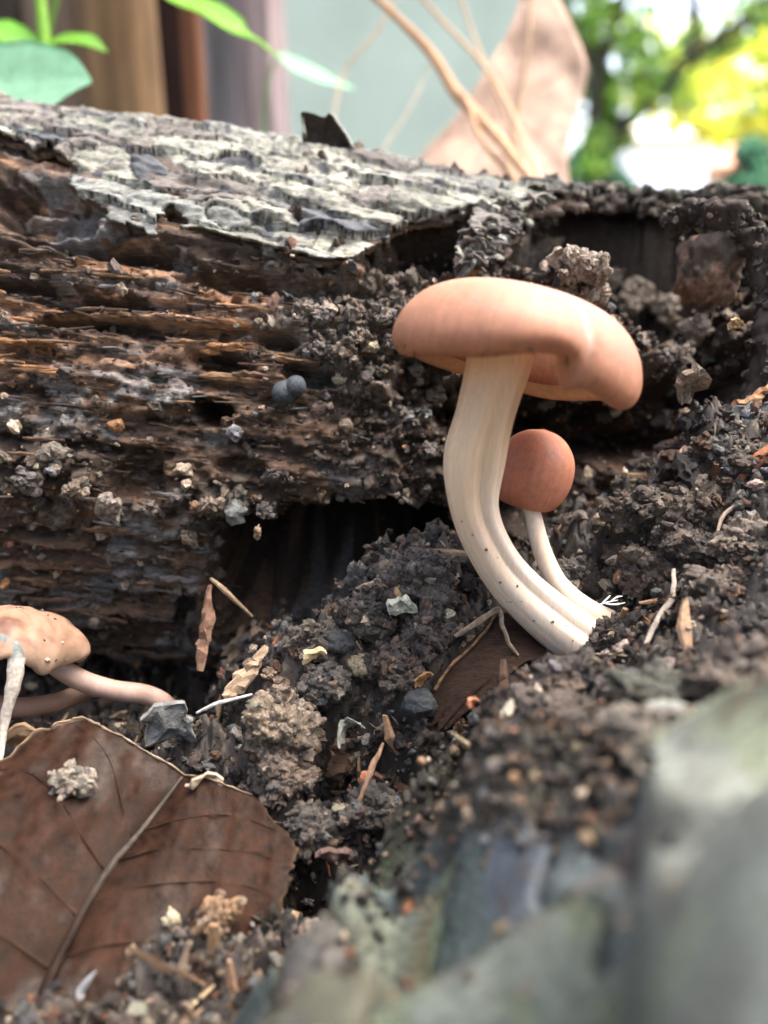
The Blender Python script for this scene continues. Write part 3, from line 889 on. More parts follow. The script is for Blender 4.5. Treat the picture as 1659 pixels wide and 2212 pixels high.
# ------------------------------------------------------------------ mushrooms
def cap_mesh(R, prof_pts, nphi, npf, center, rot, shape=None, seed=0):
    pr = catmull(np.array(prof_pts), npf)
    ph = np.linspace(0, 2 * np.pi, nphi, endpoint=False)
    PH, PI_ = np.meshgrid(ph, np.arange(npf), indexing='ij')
    r = pr[PI_, 0]; z = pr[PI_, 1]; t = PI_ / (npf - 1)
    x = r * np.cos(PH); y = r * np.sin(PH)
    if shape is not None:
        x, y, z = shape(x, y, z, PH, t)
    V = np.stack([x, y, z], -1).reshape(-1, 3) * R
    V = V @ np.array(rot).T + np.array(center)
    F = grid_faces(nphi, npf, False)
    i = np.arange(nphi); j = np.arange(npf - 1)
    I, J = np.meshgrid(i, j, indexing='ij')
    F = np.stack([I * npf + J, I * npf + J + 1, ((I + 1) % nphi) * npf + J + 1, ((I + 1) % nphi) * npf + J], -1).reshape(-1, 4)
    return V, F, PH.ravel(), t.ravel()


def rotm(rx, ry, rz=0):
    return np.array(Matrix.Rotation(math.radians(rz), 3, 'Z') @ Matrix.Rotation(math.radians(ry), 3, 'Y') @ Matrix.Rotation(math.radians(rx), 3, 'X'))


# --- the large one
NOTCH = math.radians(-74)
CAPC = P(1122, 733, 10.9)
big = thing('mushroom', 'large tan mushroom with a split cap and thick curved cream stem', 'mushroom', P(1255, 1385, 12.0))
CAPR = rotm(-12, 14)


def big_shape(x, y, z, ph, t):
    d = np.angle(np.exp(1j * (ph - NOTCH)))
    rim = sstep(.35, .75, t)
    x = x * 1.04; y = y * 0.95
    g = np.exp(-((d - .03) / .09) ** 2)
    lift = sstep(-.80, -.10, d) * (1 - sstep(0, .085, d))
    z = z + rim * .16 * lift - .065 * g * sstep(.2, .5, t)
    lobe = np.exp(-((d - .62) / .42) ** 2); lob2 = np.exp(-((d + 1.15) / .5) ** 2)
    k = 1 - .13 * g * sstep(.35, .8, t) + .05 * lobe * rim
    x = x * k; y = y * k
    z = z - .07 * rim * lobe - .05 * rim * lob2
    w = .02 * np.sin(ph * 3 + 1) + .012 * np.sin(ph * 5)
    z = z + rim * w
    return x, y, z


prof_big = [(0, .40), (.22, .395), (.45, .365), (.66, .30), (.83, .19), (.945, .04), (.995, -.11), (.99, -.22), (.94, -.30), (.87, -.325), (.80, -.29), (.72, -.22)]
V, F, ph, t = cap_mesh(1.70, prof_big, 320, 60, CAPC, CAPR, big_shape)
d = np.angle(np.exp(1j * (ph - NOTCH)))
fib = vn(ph * 38, t * 3, None, 3) * .5 + vn(ph * 90, t * 4, None, 5) * .5
c1, c2 = np.array([.42, .222, .150]), np.array([.35, .160, .092])
mixk = sstep(.30, .72, t)[:, None]
blt = fbm(V[:, 0] * 1.6, V[:, 1] * 1.6, V[:, 2] * 1.6, 4, 66)
cc = (c1 * (1 - mixk) + c2 * mixk) * (1 + .13 * fib + .16 * blt)[:, None]
scar = .38 * np.exp(-((d - .04 + .05 * np.sin(t * 9)) / .032) ** 2) * sstep(.24, .36, t) * (1 - sstep(.44, .56, t))
cc = cc * (1 - scar[:, None]) + np.array([.60, .53, .44]) * scar[:, None]
spot = np.exp(-((d + .03) / .05) ** 2) * np.exp(-((t - .72) / .02) ** 2)
cc = cc * (1 - .85 * spot[:, None])
pale = sstep(.80, .9, t)[:, None]
cc = cc * (1 - pale) + np.array([.52, .32, .18]) * pale
cap = part('cap', V, F, M_cap, big, cc)


def gills(name, R, center, rot, parent, n, r0, r1, z0, z1, zdrop, shape=None, colr=(.78, .52, .31)):
    """corrugated underside: one sheet folded into radial gills"""
    m = n * 4
    ph = np.linspace(0, 2 * np.pi, m, endpoint=False)
    rr = np.linspace(r0, r1, 10)
    PH, RR = np.meshgrid(ph, rr, indexing='ij')
    fold = np.array([0, .5, 1, .5])[np.arange(m) % 4][:, None]
    q = (RR - r0) / (r1 - r0)
    z = z0 + (z1 - z0) * q ** 1.3 - zdrop * fold * np.sin(np.clip(q, 0, 1) * np.pi * .9 + .2)
    x = RR * np.cos(PH); y = RR * np.sin(PH)
    if shape is not None:
        x, y, z = shape(x, y, z, PH, np.full_like(PH, .55) + .4 * q)
    V = np.stack([x, y, z], -1).reshape(-1, 3) * R @ np.array(rot).T + np.array(center)
    i = np.arange(m); j = np.arange(9)
    I, J = np.meshgrid(i, j, indexing='ij')
    F = np.stack([I * 10 + J, I * 10 + J + 1, ((I + 1) % m) * 10 + J + 1, ((I + 1) % m) * 10 + J], -1).reshape(-1, 4)
    return part(name, V, F, M_gill, parent, np.asarray(colr) * np.ones((len(V), 1)))


gills('gills', 1.70, CAPC, CAPR, cap, 84, .10, .90, -.27, -.29, .05, big_shape)

q_ = np.where((np.abs(np.angle(np.exp(1j * (ph - math.radians(-172))))) < .5) & (t > .62) & (t < .86))[0]
q_ = np.concatenate([q_[r4.integers(0, len(q_), 26)], np.where((t > .6) & (t < .85))[0][r4.integers(0, 4000, 14)]])
Vs_, Fs_, Cs_ = crumbs_mesh(V[q_], r4.uniform(.010, .035, len(q_)), pal(r4, len(q_), [(2, (.16, .08, .05)), (1, (.06, .04, .03))]), CR1, r4)
part('dirt_specks', Vs_, Fs_, M_crumb, big, Cs_, False, 'stuff')
# stem: two fused stems with a groove, striate
pl = np.array([(1000, 735), (1008, 780), (987, 900), (968, 1030), (982, 1130), (1028, 1230), (1095, 1320), (1190, 1405), (1270, 1450)], float)
prr = np.array([(1160, 735), (1150, 775), (1112, 880), (1082, 960), (1070, 1075), (1100, 1165), (1160, 1240), (1290, 1345), (1370, 1390)], float)
mid = catmull((pl + prr) / 2, 90); wid = catmull(np.linalg.norm(prr - pl, axis=1)[:, None], 90)[:, 0]
dep = np.interp(np.linspace(0, 1, 90), [0, .25, .5, .75, 1], [10.75, 10.85, 11.2, 11.7, 12.15])
ctr = P(mid[:, 0], mid[:, 1], dep)
rad = wid / FPX * dep / 2
T = np.gradient(ctr, axis=0); T /= np.linalg.norm(T, axis=1)[:, None]
vw = ctr - np.array([0, 0, CAMZ]); vw /= np.linalg.norm(vw, axis=1)[:, None]
Rg = np.cross(T, vw) * -1; Rg /= np.linalg.norm(Rg, axis=1)[:, None]      # sideways, to the right of the picture on the upper part
Rg *= np.sign(Rg[0, 0])
Bk = np.cross(Rg, T); Bk *= np.sign((Bk * vw).sum(1))[:, None]
ns = 96
a = np.linspace(0, 2 * np.pi, ns, endpoint=False)
ga = math.radians(-68)       # groove faces the camera, a little to the right
tt = np.linspace(0, 1, 90)
gd = .30 * sstep(.10, .45, tt) * (1 - .5 * sstep(.7, 1, tt))
da = np.angle(np.exp(1j * (a - ga)))
rad2 = 1 - gd[:, None] * np.exp(-(da / .26) ** 2)[None] - .6 * gd[:, None] * np.exp(-(np.angle(np.exp(1j * (a - ga - math.pi))) / .3) ** 2)[None]
rad2 = rad2 * (1 + .012 * vn(np.tile(a * 9, (90, 1)), np.tile(tt[:, None] * 3, (1, ns)), None, 5) + .010 * vn(np.tile(a * 22, (90, 1)), np.tile(tt[:, None] * 4, (1, ns)), None, 6))
V = ctr[:, None] + rad[:, None, None] * rad2[..., None] * (np.cos(a)[None, :, None] * Rg[:, None] + .92 * np.sin(a)[None, :, None] * Bk[:, None])
st = vn(np.tile(a * 10, (90, 1)), np.tile(tt[:, None] * 2.2, (1, ns)), None, 9) * .5 + vn(np.tile(a * 26, (90, 1)), np.tile(tt[:, None] * 3, (1, ns)), None, 10) * .5
cs = (np.array([.64, .47, .315])[None] * (1 - sstep(.3, .9, tt)[:, None]) + np.array([.71, .62, .51])[None] * sstep(.3, .9, tt)[:, None])[:, None] * (1 + .10 * st)[..., None]
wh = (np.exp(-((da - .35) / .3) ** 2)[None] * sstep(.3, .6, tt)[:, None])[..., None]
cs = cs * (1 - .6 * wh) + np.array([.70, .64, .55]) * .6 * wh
stk = (np.exp(-((da + .22) / .12) ** 2)[None] * sstep(.25, .5, tt)[:, None] * .5)[..., None]
cs = cs * (1 - stk) + np.array([.40, .25, .15]) * stk
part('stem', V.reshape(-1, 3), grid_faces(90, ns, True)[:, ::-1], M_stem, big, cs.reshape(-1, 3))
# specks of dirt on the stem
pos = []
for (i, k) in [(52, 70), (55, 74), (60, 66), (63, 73), (66, 68), (68, 76), (70, 64), (72, 71), (45, 62), (58, 78), (74, 75), (76, 70), (48, 66), (65, 62), (71, 79)]:
    pos.append(V[i, k % ns])
pos = np.array(pos)
Vs_, Fs_, Cs_ = crumbs_mesh(pos, r4.uniform(.010, .024, len(pos)), pal(r4, len(pos), [(1, (.06, .04, .03))]), CR1, r4)
part('dirt_specks', Vs_, Fs_, M_crumb, big, Cs_, False, 'stuff')

# --- the small round one behind it
sm = thing('mushroom', 'small round reddish mushroom button on a thin white stem behind the big one', 'mushroom', P(1300, 1335, 12.4))
prof_ball = [(0, 1.09), (.40, .99), (.73, .75), (.94, .40), (1.01, 0), (.98, -.36), (.87, -.68), (.72, -.90), (.58, -.98), (.47, -.90), (.35, -.6)]
V, F, ph, t = cap_mesh(.63, prof_ball, 120, 44, P(1154, 1016, 12.7), rotm(-6, 12), lambda x, y, z, a_, b_: (x * (1 + .03 * np.sin(a_ * 2 + 1)), y * (1 + .03 * np.cos(a_ * 3)), z + .03 * np.sin(a_ + .6) * x + .02 * vn(x * 2, y * 2, z * 2, 4)))
fib = vn(ph * 30, t * 3, None, 13) * .5 + vn(ph * 70, t * 5, None, 15) * .5
cc = (np.array([.46, .195, .12]) * (1 - sstep(.5, .85, t)[:, None]) + np.array([.41, .16, .09]) * sstep(.5, .85, t)[:, None]) * (1 + .10 * fib)[:, None]
pale = sstep(.74, .84, t)[:, None]
cc = cc * (1 - .7 * pale) + np.array([.62, .40, .28]) * .7 * pale
scp = part('cap', V, F, M_cap, sm, cc)
gills('gills', .63, P(1154, 1016, 12.7), rotm(-6, 12), scp, 40, .1, .62, -.5, -.8, .08)
sp_ = P([1138, 1152, 1168, 1195, 1232, 1275, 1320], [1060, 1115, 1180, 1245, 1290, 1322, 1345], [12.7, 12.7, 12.65, 12.6, 12.5, 12.4, 12.35])
V, F = tube(sp_, np.array([.125, .135, .15, .165, .175, .19, .2]), 28, 60)
part('stem', V, F, M_stem, sm, np.clip(np.array([.66, .57, .45]) * (1 + .05 * vn(V[:, 0] * 12, V[:, 2] * 12, None, 3))[:, None], 0, .9))
Vs_, Fs_, Cs_ = crumbs_mesh(np.array([P(1148, 1012, 12.07), P(1153, 1050, 12.07), P(1150, 970, 12.12), P(1190, 990, 12.18)]), np.array([.012, .012, .011, .009]), pal(r4, 4, [(1, (.05, .03, .025))]), CR1, r4)
part('dirt_specks', Vs_, Fs_, M_crumb, sm, Cs_, False, 'stuff')

# --- the pair at the left edge, in the shade under the log
lm = thing('mushroom', 'brown wavy-capped mushroom in the shade at the left edge under the log', 'mushroom', P(340, 1500, 13.0))


def wavy(x, y, z, ph, t):
    rim = sstep(.3, .8, t)
    k = 1 + rim * (.07 * np.sin(ph * 5 + .5) + .05 * np.sin(ph * 9))
    return x * k, y * k, z + rim * (.06 * np.sin(ph * 5 + 1.7) + .03 * np.sin(ph * 11)) + .03 * np.sin(ph * 4) * t + .05 * vn(x * 4, y * 4, None, 6) * sstep(.1, .5, t) + .02 * vn(x * 11, y * 11, None, 7)


prof_l = [(0, .34), (.25, .33), (.5, .27), (.72, .17), (.88, .03), (.97, -.14), (.98, -.28), (.93, -.37), (.85, -.36), (.75, -.28)]
LC = P(28, 1362, 12.3)
LR = rotm(-26, 6)
V, F, ph, t = cap_mesh(1.12, prof_l, 140, 44, LC, LR, wavy)
n1 = fbm(V[:, 0] * 2.5, V[:, 1] * 2.5, V[:, 2] * 2.5, 4, 2)
n1k = sstep(-.3, .25, n1)[:, None]
cc = np.array([[.165, .085, .058]]) * n1k + np.array([[.31, .19, .13]]) * (1 - n1k)
mixp = sstep(.45, .75, t)[:, None]
cc = cc * (1 - mixp) + np.array([[.40, .28, .195]]) * (1 + .5 * n1)[:, None] * mixp
lcap = part('cap', V, F, M_cap, lm, cc)
gills('gills', 1.12, LC, LR, lcap, 60, .1, .88, -.75, -.30, .07, wavy, (.34, .23, .14))
V, F = tube(P([60, 105, 170, 240, 320, 365, 385], [1390, 1425, 1467, 1490, 1503, 1535, 1600], [12.4, 12.4, 12.6, 12.8, 13.1, 13.3, 13.5]), np.array([.15, .165, .17, .165, .17, .18, .18]), 24, 50)
part('stem', V, F, M_stem, lm, np.clip(np.array([.30, .21, .175]) * (1 + .15 * vn(V[:, 0] * 5, V[:, 2] * 5, None, 3))[:, None], 0, .9))
bits = []
for q in range(40):
    k = int(np.argmin(np.abs(ph - r4.uniform(math.pi * 1.05, math.pi * 2.0)) + np.abs(t - r4.uniform(.1, .8)) * 3)); bits.append(k)
Vcap, _, _, _ = cap_mesh(1.12, prof_l, 140, 44, LC, LR, wavy)
Vs_, Fs_, Cs_ = crumbs_mesh(Vcap[bits], r4.uniform(.012, .035, len(bits)), pal(r4, len(bits), [(2, (.06, .045, .04)), (1, (.4, .33, .25))]), CR1, r4)
part('dirt_specks', Vs_, Fs_, M_crumb, lm, Cs_, False, 'stuff')
lm2 = thing('mushroom', 'lower bent brown mushroom stem crossing under the wavy cap at the left', 'mushroom', P(215, 1488, 13.0))
V, F = tube(P([-190, -60, 20, 110, 165, 225], [1400, 1500, 1528, 1520, 1502, 1482], [12.6, 12.7, 12.8, 12.9, 13.0, 13.1]), np.array([.15, .16, .17, .165, .15, .13]), 24, 50)
part('stem', V, F, M_stem, lm2, np.clip(np.array([.22, .14, .10]) * (1 + .15 * vn(V[:, 0] * 5, V[:, 2] * 5, None, 3))[:, None], 0, .9))
V, F, ph, t = cap_mesh(.7, prof_l, 60, 30, P(-210, 1390, 12.6), rotm(-5, -15), wavy)
part('cap', V, F, M_cap, lm2, (.42, .22, .12))

# ------------------------------------------------------------------ dead brown leaf, lower left
NT, NSs = 150, 60


def leaf_curves():
    M = [(20, 2330, 8.7), (75, 2200, 9.0), (135, 2060, 9.45), (225, 1895, 10.1), (310, 1790, 10.7), (400, 1672, 11.25)]
    R = [(60, 2360, 8.9), (250, 2290, 8.9), (470, 2160, 9.35), (635, 1950, 10.1), (640, 1840, 10.6), (550, 1722, 11.1)]
    Lf = [(-60, 2360, 8.6), (-420, 2200, 8.6), (-420, 1950, 9.4), (-190, 1760, 10.6), (125, 1560, 11.6), (270, 1592, 11.5)]
    f = lambda q: catmull(np.array([P(*a_) for a_ in q]), NT)
    return f(M), f(R), f(Lf)


MM, RR_, LL = leaf_curves()
lt = np.linspace(0, 1, NT)[:, None]; lsv = np.linspace(-1, 1, 2 * NSs + 1)[None, :]
side = np.where(lsv > 0, 1, -1)
aS = np.abs(lsv)
edgeR = np.where((lsv > 0)[..., None], RR_[:, None], LL[:, None])
rag = 1 + .07 * vn(lt * 7 + 0 * lsv, lsv * 0 + side * 1.1, None, 13) * aS ** 2 + .04 * vn(lt * 22 + 0 * lsv, lsv * 0 + side * 3.1, None, 3) * aS ** 3 + .02 * vn(lt * 60 + 0 * lsv, side * 5.0 + 0 * lt, None, 6) * aS ** 4
LV = MM[:, None] * (1 - (aS * rag)[..., None]) + edgeR * (aS * rag)[..., None]
lnr = np.cross(np.gradient(LV, axis=0), np.gradient(LV, axis=1)); lnr /= np.linalg.norm(lnr, axis=-1)[..., None] + 1e-9
if (lnr[..., 1].mean()) > 0:
    lnr = -lnr
bul = (.26 * np.sin(aS * np.pi) * np.where(lsv < 0, 1.0, .55)) * (1 - sstep(.75, 1.0, lt)) + 0 * lt
veins = np.zeros_like(bul)
vk = np.array([.04, .2, .36, .5, .63, .76])
vline = []
for q, t0 in enumerate(vk):
    for sd in (-1, 1):
        tl = t0 + .20 * aS ** .8 - .13 * aS ** 3 + .02 * sd
        dd = lt - tl
        veins += np.where(side == sd, np.exp(-(dd / .006) ** 2) * .014 * (1 - .6 * aS), 0)
        pil = np.where(side == sd, np.cos(np.clip(dd / .12, -1, 1) * np.pi) * .06 * np.sin(aS * np.pi), 0)
        veins += -.15 * pil
        vline.append((sd, t0))
wr = fbm(LV[..., 0].ravel() * 1.1, LV[..., 2].ravel() * 1.1, None, 4, 17).reshape(bul.shape) * .22 + fbm(LV[..., 0].ravel() * 6, LV[..., 2].ravel() * 6, None, 3, 27).reshape(bul.shape) * .022
LVd = LV + lnr * (bul + veins + wr * sstep(0, .3, aS))[..., None]
# the top margin curls toward the camera as a pale rim
nl = fbm(LV[..., 0].ravel() * .9, LV[..., 2].ravel() * .9, None, 4, 23)
fv = (veins.ravel() > .008)
dust = fbm(LV[..., 0].ravel() * 2.2 + 9, LV[..., 2].ravel() * 2.2, None, 5, 29, .6)
leftg = np.exp(-(((LV[..., 0].ravel() + 5.2) / 2.4) ** 2 + ((LV[..., 2].ravel() + 1.2) / 1.6) ** 2))
cc = np.array([[.0165, .0080, .0046]]) * (1 + .7 * nl)[:, None]
cc = np.where(fv[:, None], cc * np.array([[1.25, 1.2, 1.2]]), cc)
gk = (sstep(.05, .5, dust) * (.25 + .9 * leftg))[:, None].clip(0, .9)
cc = cc * (1 - gk) + np.array([[.05, .040, .034]]) * gk
rim = (sstep(.975, 1.0, np.broadcast_to(aS, bul.shape)) * np.where(lsv < 0, .7, .12)).ravel()[:, None]
cc = cc * (1 - rim) + np.array([[.34, .25, .17]]) * rim
leaf = thing('dead_leaf', 'large curled dark brown dead leaf with pale midrib in the lower left', 'leaf', P(300, 2050, 9.8))
fv1 = LVd.reshape(-1, 3); fv2 = (LVd - lnr * .035).reshape(-1, 3); n_ = len(fv1)
F = grid_faces(NT, 2 * NSs + 1)
m_ = 2 * NSs + 1
rim_e = [(i * m_, (i + 1) * m_) for i in range(NT - 1)] + [((i + 1) * m_ + m_ - 1, i * m_ + m_ - 1) for i in range(NT - 1)] + [((NT - 1) * m_ + j, (NT - 1) * m_ + j + 1) for j in range(m_ - 1)]
part('blade', np.vstack([fv1, fv2]), [F, F[:, ::-1] + n_, np.array([[a_, b_, b_ + n_, a_ + n_] for a_, b_ in rim_e])], M_leaf, leaf, np.vstack([cc, cc * .9]))
mp_ = LVd[:, NSs] + lnr[:, NSs] * .02
V, F = tube(mp_[::3], np.interp(np.linspace(0, 1, len(mp_[::3])), [0, .5, 1], [.11, .06, .02]), 10, None)
mt = np.linspace(0, 1, len(mp_[::3])).repeat(10); mt = np.append(mt, [0, 1])
part('midrib', V, F, M_leaf, leaf, np.array([[.018, .011, .008]]) * (1 - sstep(.45, .75, mt))[:, None] + np.array([[.06, .05, .042]]) * sstep(.45, .75, mt)[:, None])
for sd, t0 in vline:
    ss = np.linspace(.02, .93, 26)
    tl = np.clip(t0 + .20 * ss ** .8 - .13 * ss ** 3 + .02 * sd, 0, 1)
    ii = np.clip((tl * (NT - 1)).round().astype(int), 0, NT - 1); jj = (NSs + sd * ss * NSs).round().astype(int)
    q = catmull(LVd[ii, jj][::5] + lnr[ii, jj][::5] * .004, 22)
    V, F = tube(q, np.linspace(.014, .004, 22), 6, None)
    part('vein', V, F, M_leaf, leaf, (.026, .014, .009))
# pale curled margin along the top
tl = np.linspace(.79, 1.0, 30); ii = (tl * (NT - 1)).astype(int)
q = LVd[ii, 0] + np.array([0, -.02, .02])
V, F = tube(q, .012 + .009 * np.sin(np.arange(30) * .9 + 2 * np.sin(np.arange(30))), 8, None, .6, 4, .6)
part('curled_margin', V, F, M_dry, leaf, (.30, .22, .155))
q2 = np.vstack([LVd[-1, k_] for k_ in range(0, m_, 6)]) + np.array([0, -.03, .01])
V, F = tube(q2, .008 + .022 * r4.random(len(q2)) ** 2, 8, None, .8, 8, .6)
part('curled_margin', V, F, M_dry, leaf, (.36, .28, .19))

# things lying on or by the leaf
def clod(name, label, u, v, d, sz, colr, seed, squash=(1, 1, 1), amp=.7, cat='soil clod', rz=0, bits=60):
    TV, TF = cauli(5, seed, squash)
    n1 = fbm(TV[:, 0] * 9, TV[:, 1] * 9, TV[:, 2] * 9, 4, seed, .6)
    TV = TV * (1 + .14 * n1)[:, None]
    TV = TV @ np.array(Matrix.Rotation(math.radians(rz), 3, 'Y')).T
    c = P(u, v, d)
    o = thing(name, label, cat, c - np.array([0, 0, sz * squash[2]]))
    part('core', TV * sz + c, TF, M_crumb, o, tnt(colr, n1, .55))
    if bits:
        r = np.random.default_rng(seed); bits = bits * 3; k = r.integers(0, len(TV), bits)
        s = .022 * (1 + r.pareto(1.8, bits)).clip(0, 5)
        cb_ = np.clip(.5 * np.asarray(colr)[None] * r.uniform(.5, 1.8, (bits, 1)) + .5 * pal(r, bits, SOILPAL), 0, .8)
        fine = s < .042
        V0, F0, C0 = crumbs_mesh(TV[k[fine]] * sz * 1.01 + c, s[fine], cb_[fine], CR0, r)
        V1, F1, C1 = crumbs_mesh(TV[k[~fine]] * sz * 1.01 + c, s[~fine], cb_[~fine], CR1, r)
        Vb, Fb, Cb = np.vstack([V0, V1]), np.vstack([F0, F1 + len(V0)]), np.vstack([C0, C1])
        part('grains', Vb, Fb, M_crumb, o, np.clip(Cb, 0, .8), False, 'stuff')
    return o


def leaf_d(u, v):
    a_, b_, d_ = proj(LVd.reshape(-1, 3)); return float(d_[np.argmin(np.hypot(a_ - u, b_ - v))])


clod('soil_clod', 'tan crumbly elongated soil lump lying on the brown dead leaf', 462, 1990, leaf_d(462, 1990) - .1, .42, (.30, .19, .11), 201, (.95, .35, .42), .6, rz=-42)
clod('soil_clod', 'small pale grey dirt lump on the upper left of the dead leaf', 160, 1690, leaf_d(160, 1690) - .08, .22, (.28, .25, .20), 202, (1.3, .5, .8), .7)
clod('soil_clod', 'tan crumbly soil clod beside the grey bark flake and dead leaf', 600, 1575, 11.5, .50, (.235, .185, .135), 203, (1, .8, 1.0), .8, bits=200)
clod('soil_clod', 'brown crumbly clod under the tan one at the leaf margin', 610, 1675, 11.35, .40, (.15, .115, .09), 208, (1.05, .8, .85), .8, bits=150)
clod('soil_clod', 'dark crumbly clod at the top of the soil mound left of the stem', 905, 1250, 12.3, .60, (.085, .075, .068), 204, (1, .8, .85), .8, bits=200)
clod('soil_clod', 'grey brown clod on the mound just below the topmost clod', 930, 1365, 12.1, .42, (.075, .062, .055), 205, (.9, .8, 1.0), .8, bits=150)
clod('soil_clod', 'dark clod in the crevice beneath the dead leaf tip', 790, 1750, 11.2, .38, (.05, .045, .042), 206, (1, .8, .9), .8, bits=90)
clod('soil_clod', 'grey crumbly clod in the gap right of the dead leaf', 670, 1800, 11.0, .34, (.085, .075, .066), 207, (1, .8, .9), .8, bits=100)
clod('soil_clod', 'large brown clod on the right slope behind the small stem', 1420, 1230, 12.2, .50, (.085, .07, .058), 209, (1.2, .8, .75), .8, bits=160)
clod('soil_clod', 'pale grey clod at the right edge of the soil slope', 1625, 1085, 12.1, .38, (.20, .185, .16), 210, (1, .8, .8), .8, bits=130)
clod('soil_clod', 'grey clod beside the base of the small white stem', 1225, 1240, 12.8, .30, (.085, .078, .07), 211, (1, .8, .8), .7, bits=60)
clod('soil_clod', 'dark clod holding the base of the large mushroom stem', 1335, 1385, 11.7, .36, (.045, .036, .032), 212, (1.2, .8, .8), .8, bits=130)
clod('soil_clod', 'brown clod on the right slope near the picture edge', 1560, 1280, 11.0, .42, (.10, .078, .062), 213, (1.2, .8, .8), .8, bits=130)

clod('soil_clod', 'dark grey clod on the left shoulder of the mound', 795, 1325, 12.4, .40, (.08, .07, .06), 230, (1.1, .8, .85), .8, bits=120)
clod('soil_clod', 'brown grey clod at the left foot of the mound above the tan splinter', 690, 1385, 12.4, .36, (.10, .085, .07), 231, (1.1, .8, .85), .8, bits=110)
clod('soil_clod', 'dark brown clod in the middle of the mound below the pebbles', 860, 1445, 12.0, .40, (.06, .048, .04), 232, (1, .8, .9), .8, bits=120)
clod('soil_clod', 'grey clod between the tan clod and the mound', 700, 1480, 12.0, .32, (.09, .082, .074), 233, (1, .8, .9), .8, bits=90)
clod('soil_clod', 'crumbly brown clod on the right slope under the right end of the log', 1500, 1090, 12.2, .46, (.10, .08, .062), 234, (1.2, .8, .8), .8, bits=140)
clod('soil_clod', 'pale brown clod at the right edge beside the root thread', 1620, 1180, 11.5, .40, (.15, .125, .10), 235, (1.1, .8, .8), .8, bits=120)
clod('soil_clod', 'crumbly dark clod on the upper right slope nearest the log', 1590, 985, 12.3, .42, (.075, .062, .05), 236, (1.3, .8, .8), .8, bits=150)
clod('soil_clod', 'grey brown clod on the right slope behind the small round cap', 1400, 1100, 12.5, .40, (.085, .07, .058), 237, (1.3, .8, .8), .8, bits=140)
clod('soil_clod', 'small dark clod on the right slope between two larger clods', 1480, 1180, 11.8, .34, (.06, .05, .043), 238, (1.2, .8, .8), .8, bits=120)
# pebbles
def pebble(u, v, sz, colr, label, seed, sq=(1.15, .9, .8)):
    c = hit(u, v); TV, TF = lump(4, .42, 1.5, seed, sq); TV = TV * (1 + .05 * fbm(TV[:, 0] * 9, TV[:, 1] * 9, TV[:, 2] * 9, 3, seed))[:, None]
    n1 = fbm(TV[:, 0] * 5, TV[:, 1] * 5, TV[:, 2] * 5, 3, seed)
    return single('pebble', TV * sz + c + np.array([0, -.04, .10]), TF, M_crumb, label, 'pebble', tnt(colr, n1, .4), True, 'pebbles in the soil')


pebble(790, 1362, .23, (.135, .138, .13), 'smooth grey pebble near the middle of the soil mound', 401)
pebble(732, 1392, .25, (.045, .048, .05), 'dark slate round pebble left of the smooth grey pebble', 402)
pebble(783, 1448, .24, (.24, .20, .13), 'pale yellowish pebble below the smooth grey pebble', 403)
pebble(820, 1470, .15, (.09, .10, .11), 'bluish pebble right beside the pale yellowish pebble', 404)
pebble(905, 1530, .24, (.045, .052, .055), 'dark oval pebble at the edge of the deep crevice', 405)
pebble(660, 1765, .17, (.07, .078, .09), 'blue grey pebble right of the dead leaf tip', 406)
for i, (u, v, lab) in enumerate([(618, 846, 'blue grey ball, left of the two on the log face'), (645, 826, 'blue grey ball, right of the two on the log face')]):
    c, n_ = log_at(u, v); TV, TF = lump(3, .12, 1.2, 410 + i)
    single('pebble', TV * (.21 - .04 * i) + c + n_ * .14 + np.array([0, -.08, 0]), TF, M_crumb, lab, 'pebble', (.05, .062, .075), True, 'pebbles in the soil')


# chips, splinters and roots
def splinter(name, label, cat, pts, w, colr, flat=.4, jag=.4, seed=1, n=14, mat=None):
    V, F = tube(np.array([P(*q) for q in pts]), np.asarray(w), 8, n, jag, seed, flat)
    nn_ = vn(V[:, 0] * 20, V[:, 2] * 5, None, seed)
    return single(name, V, F, mat or M_chip, label, cat, tnt(colr, nn_, .25), False)


splinter('wood_splinter', 'tall upright brown splinter in front of the dark hollow', 'splinter', [(452, 1265, 12.9), (447, 1330, 12.8), (440, 1390, 12.7), (432, 1450, 12.6)], [.05, .12, .13, .06], (.15, .085, .055), .35, .5, 3)
splinter('twig', 'thin bent twig hanging into the dark hollow', 'twig', [(455, 1250, 13.0), (490, 1280, 12.8), (545, 1332, 12.9)], [.03, .05, .02], (.20, .14, .09), 1, .3, 4)
splinter('wood_splinter', 'tan flat wood splinter leaning on the soil left of the pebbles', 'splinter', [(575, 1395, 12.3), (550, 1435, 12.2), (515, 1480, 12.1), (485, 1510, 12.0)], [.04, .13, .15, .09], (.30, .215, .14), .4, .45, 5)
splinter('root', 'thin white root thread above the tan clod', 'root', [(425, 1540, 11.7), (470, 1520, 11.6), (545, 1500, 11.7)], [.02, .035, .02], (.52, .52, .50), .7, .3, 6)
splinter('root', 'thin brown crooked rootlet left of the big stem base', 'root', [(985, 1375, 11.8), (1030, 1345, 11.7), (1078, 1318, 11.7), (1085, 1350, 11.65), (1098, 1385, 11.6), (1118, 1415, 11.6)], [.03, .05, .045, .04, .04, .03], (.22, .17, .12), .6, .4, 7, 30)
splinter('wood_splinter', 'short brown sliver standing in the topmost clod', 'splinter', [(936, 1205, 12.0), (930, 1240, 11.95), (920, 1290, 11.95)], [.025, .045, .04], (.17, .09, .055), .6, .3, 8)
splinter('wood_splinter', 'pale orange wood chip standing in the topmost clod', 'splinter', [(858, 1235, 12.05), (858, 1265, 12.0), (856, 1300, 12.0)], [.09, .12, .10], (.42, .28, .15), .4, .4, 9)
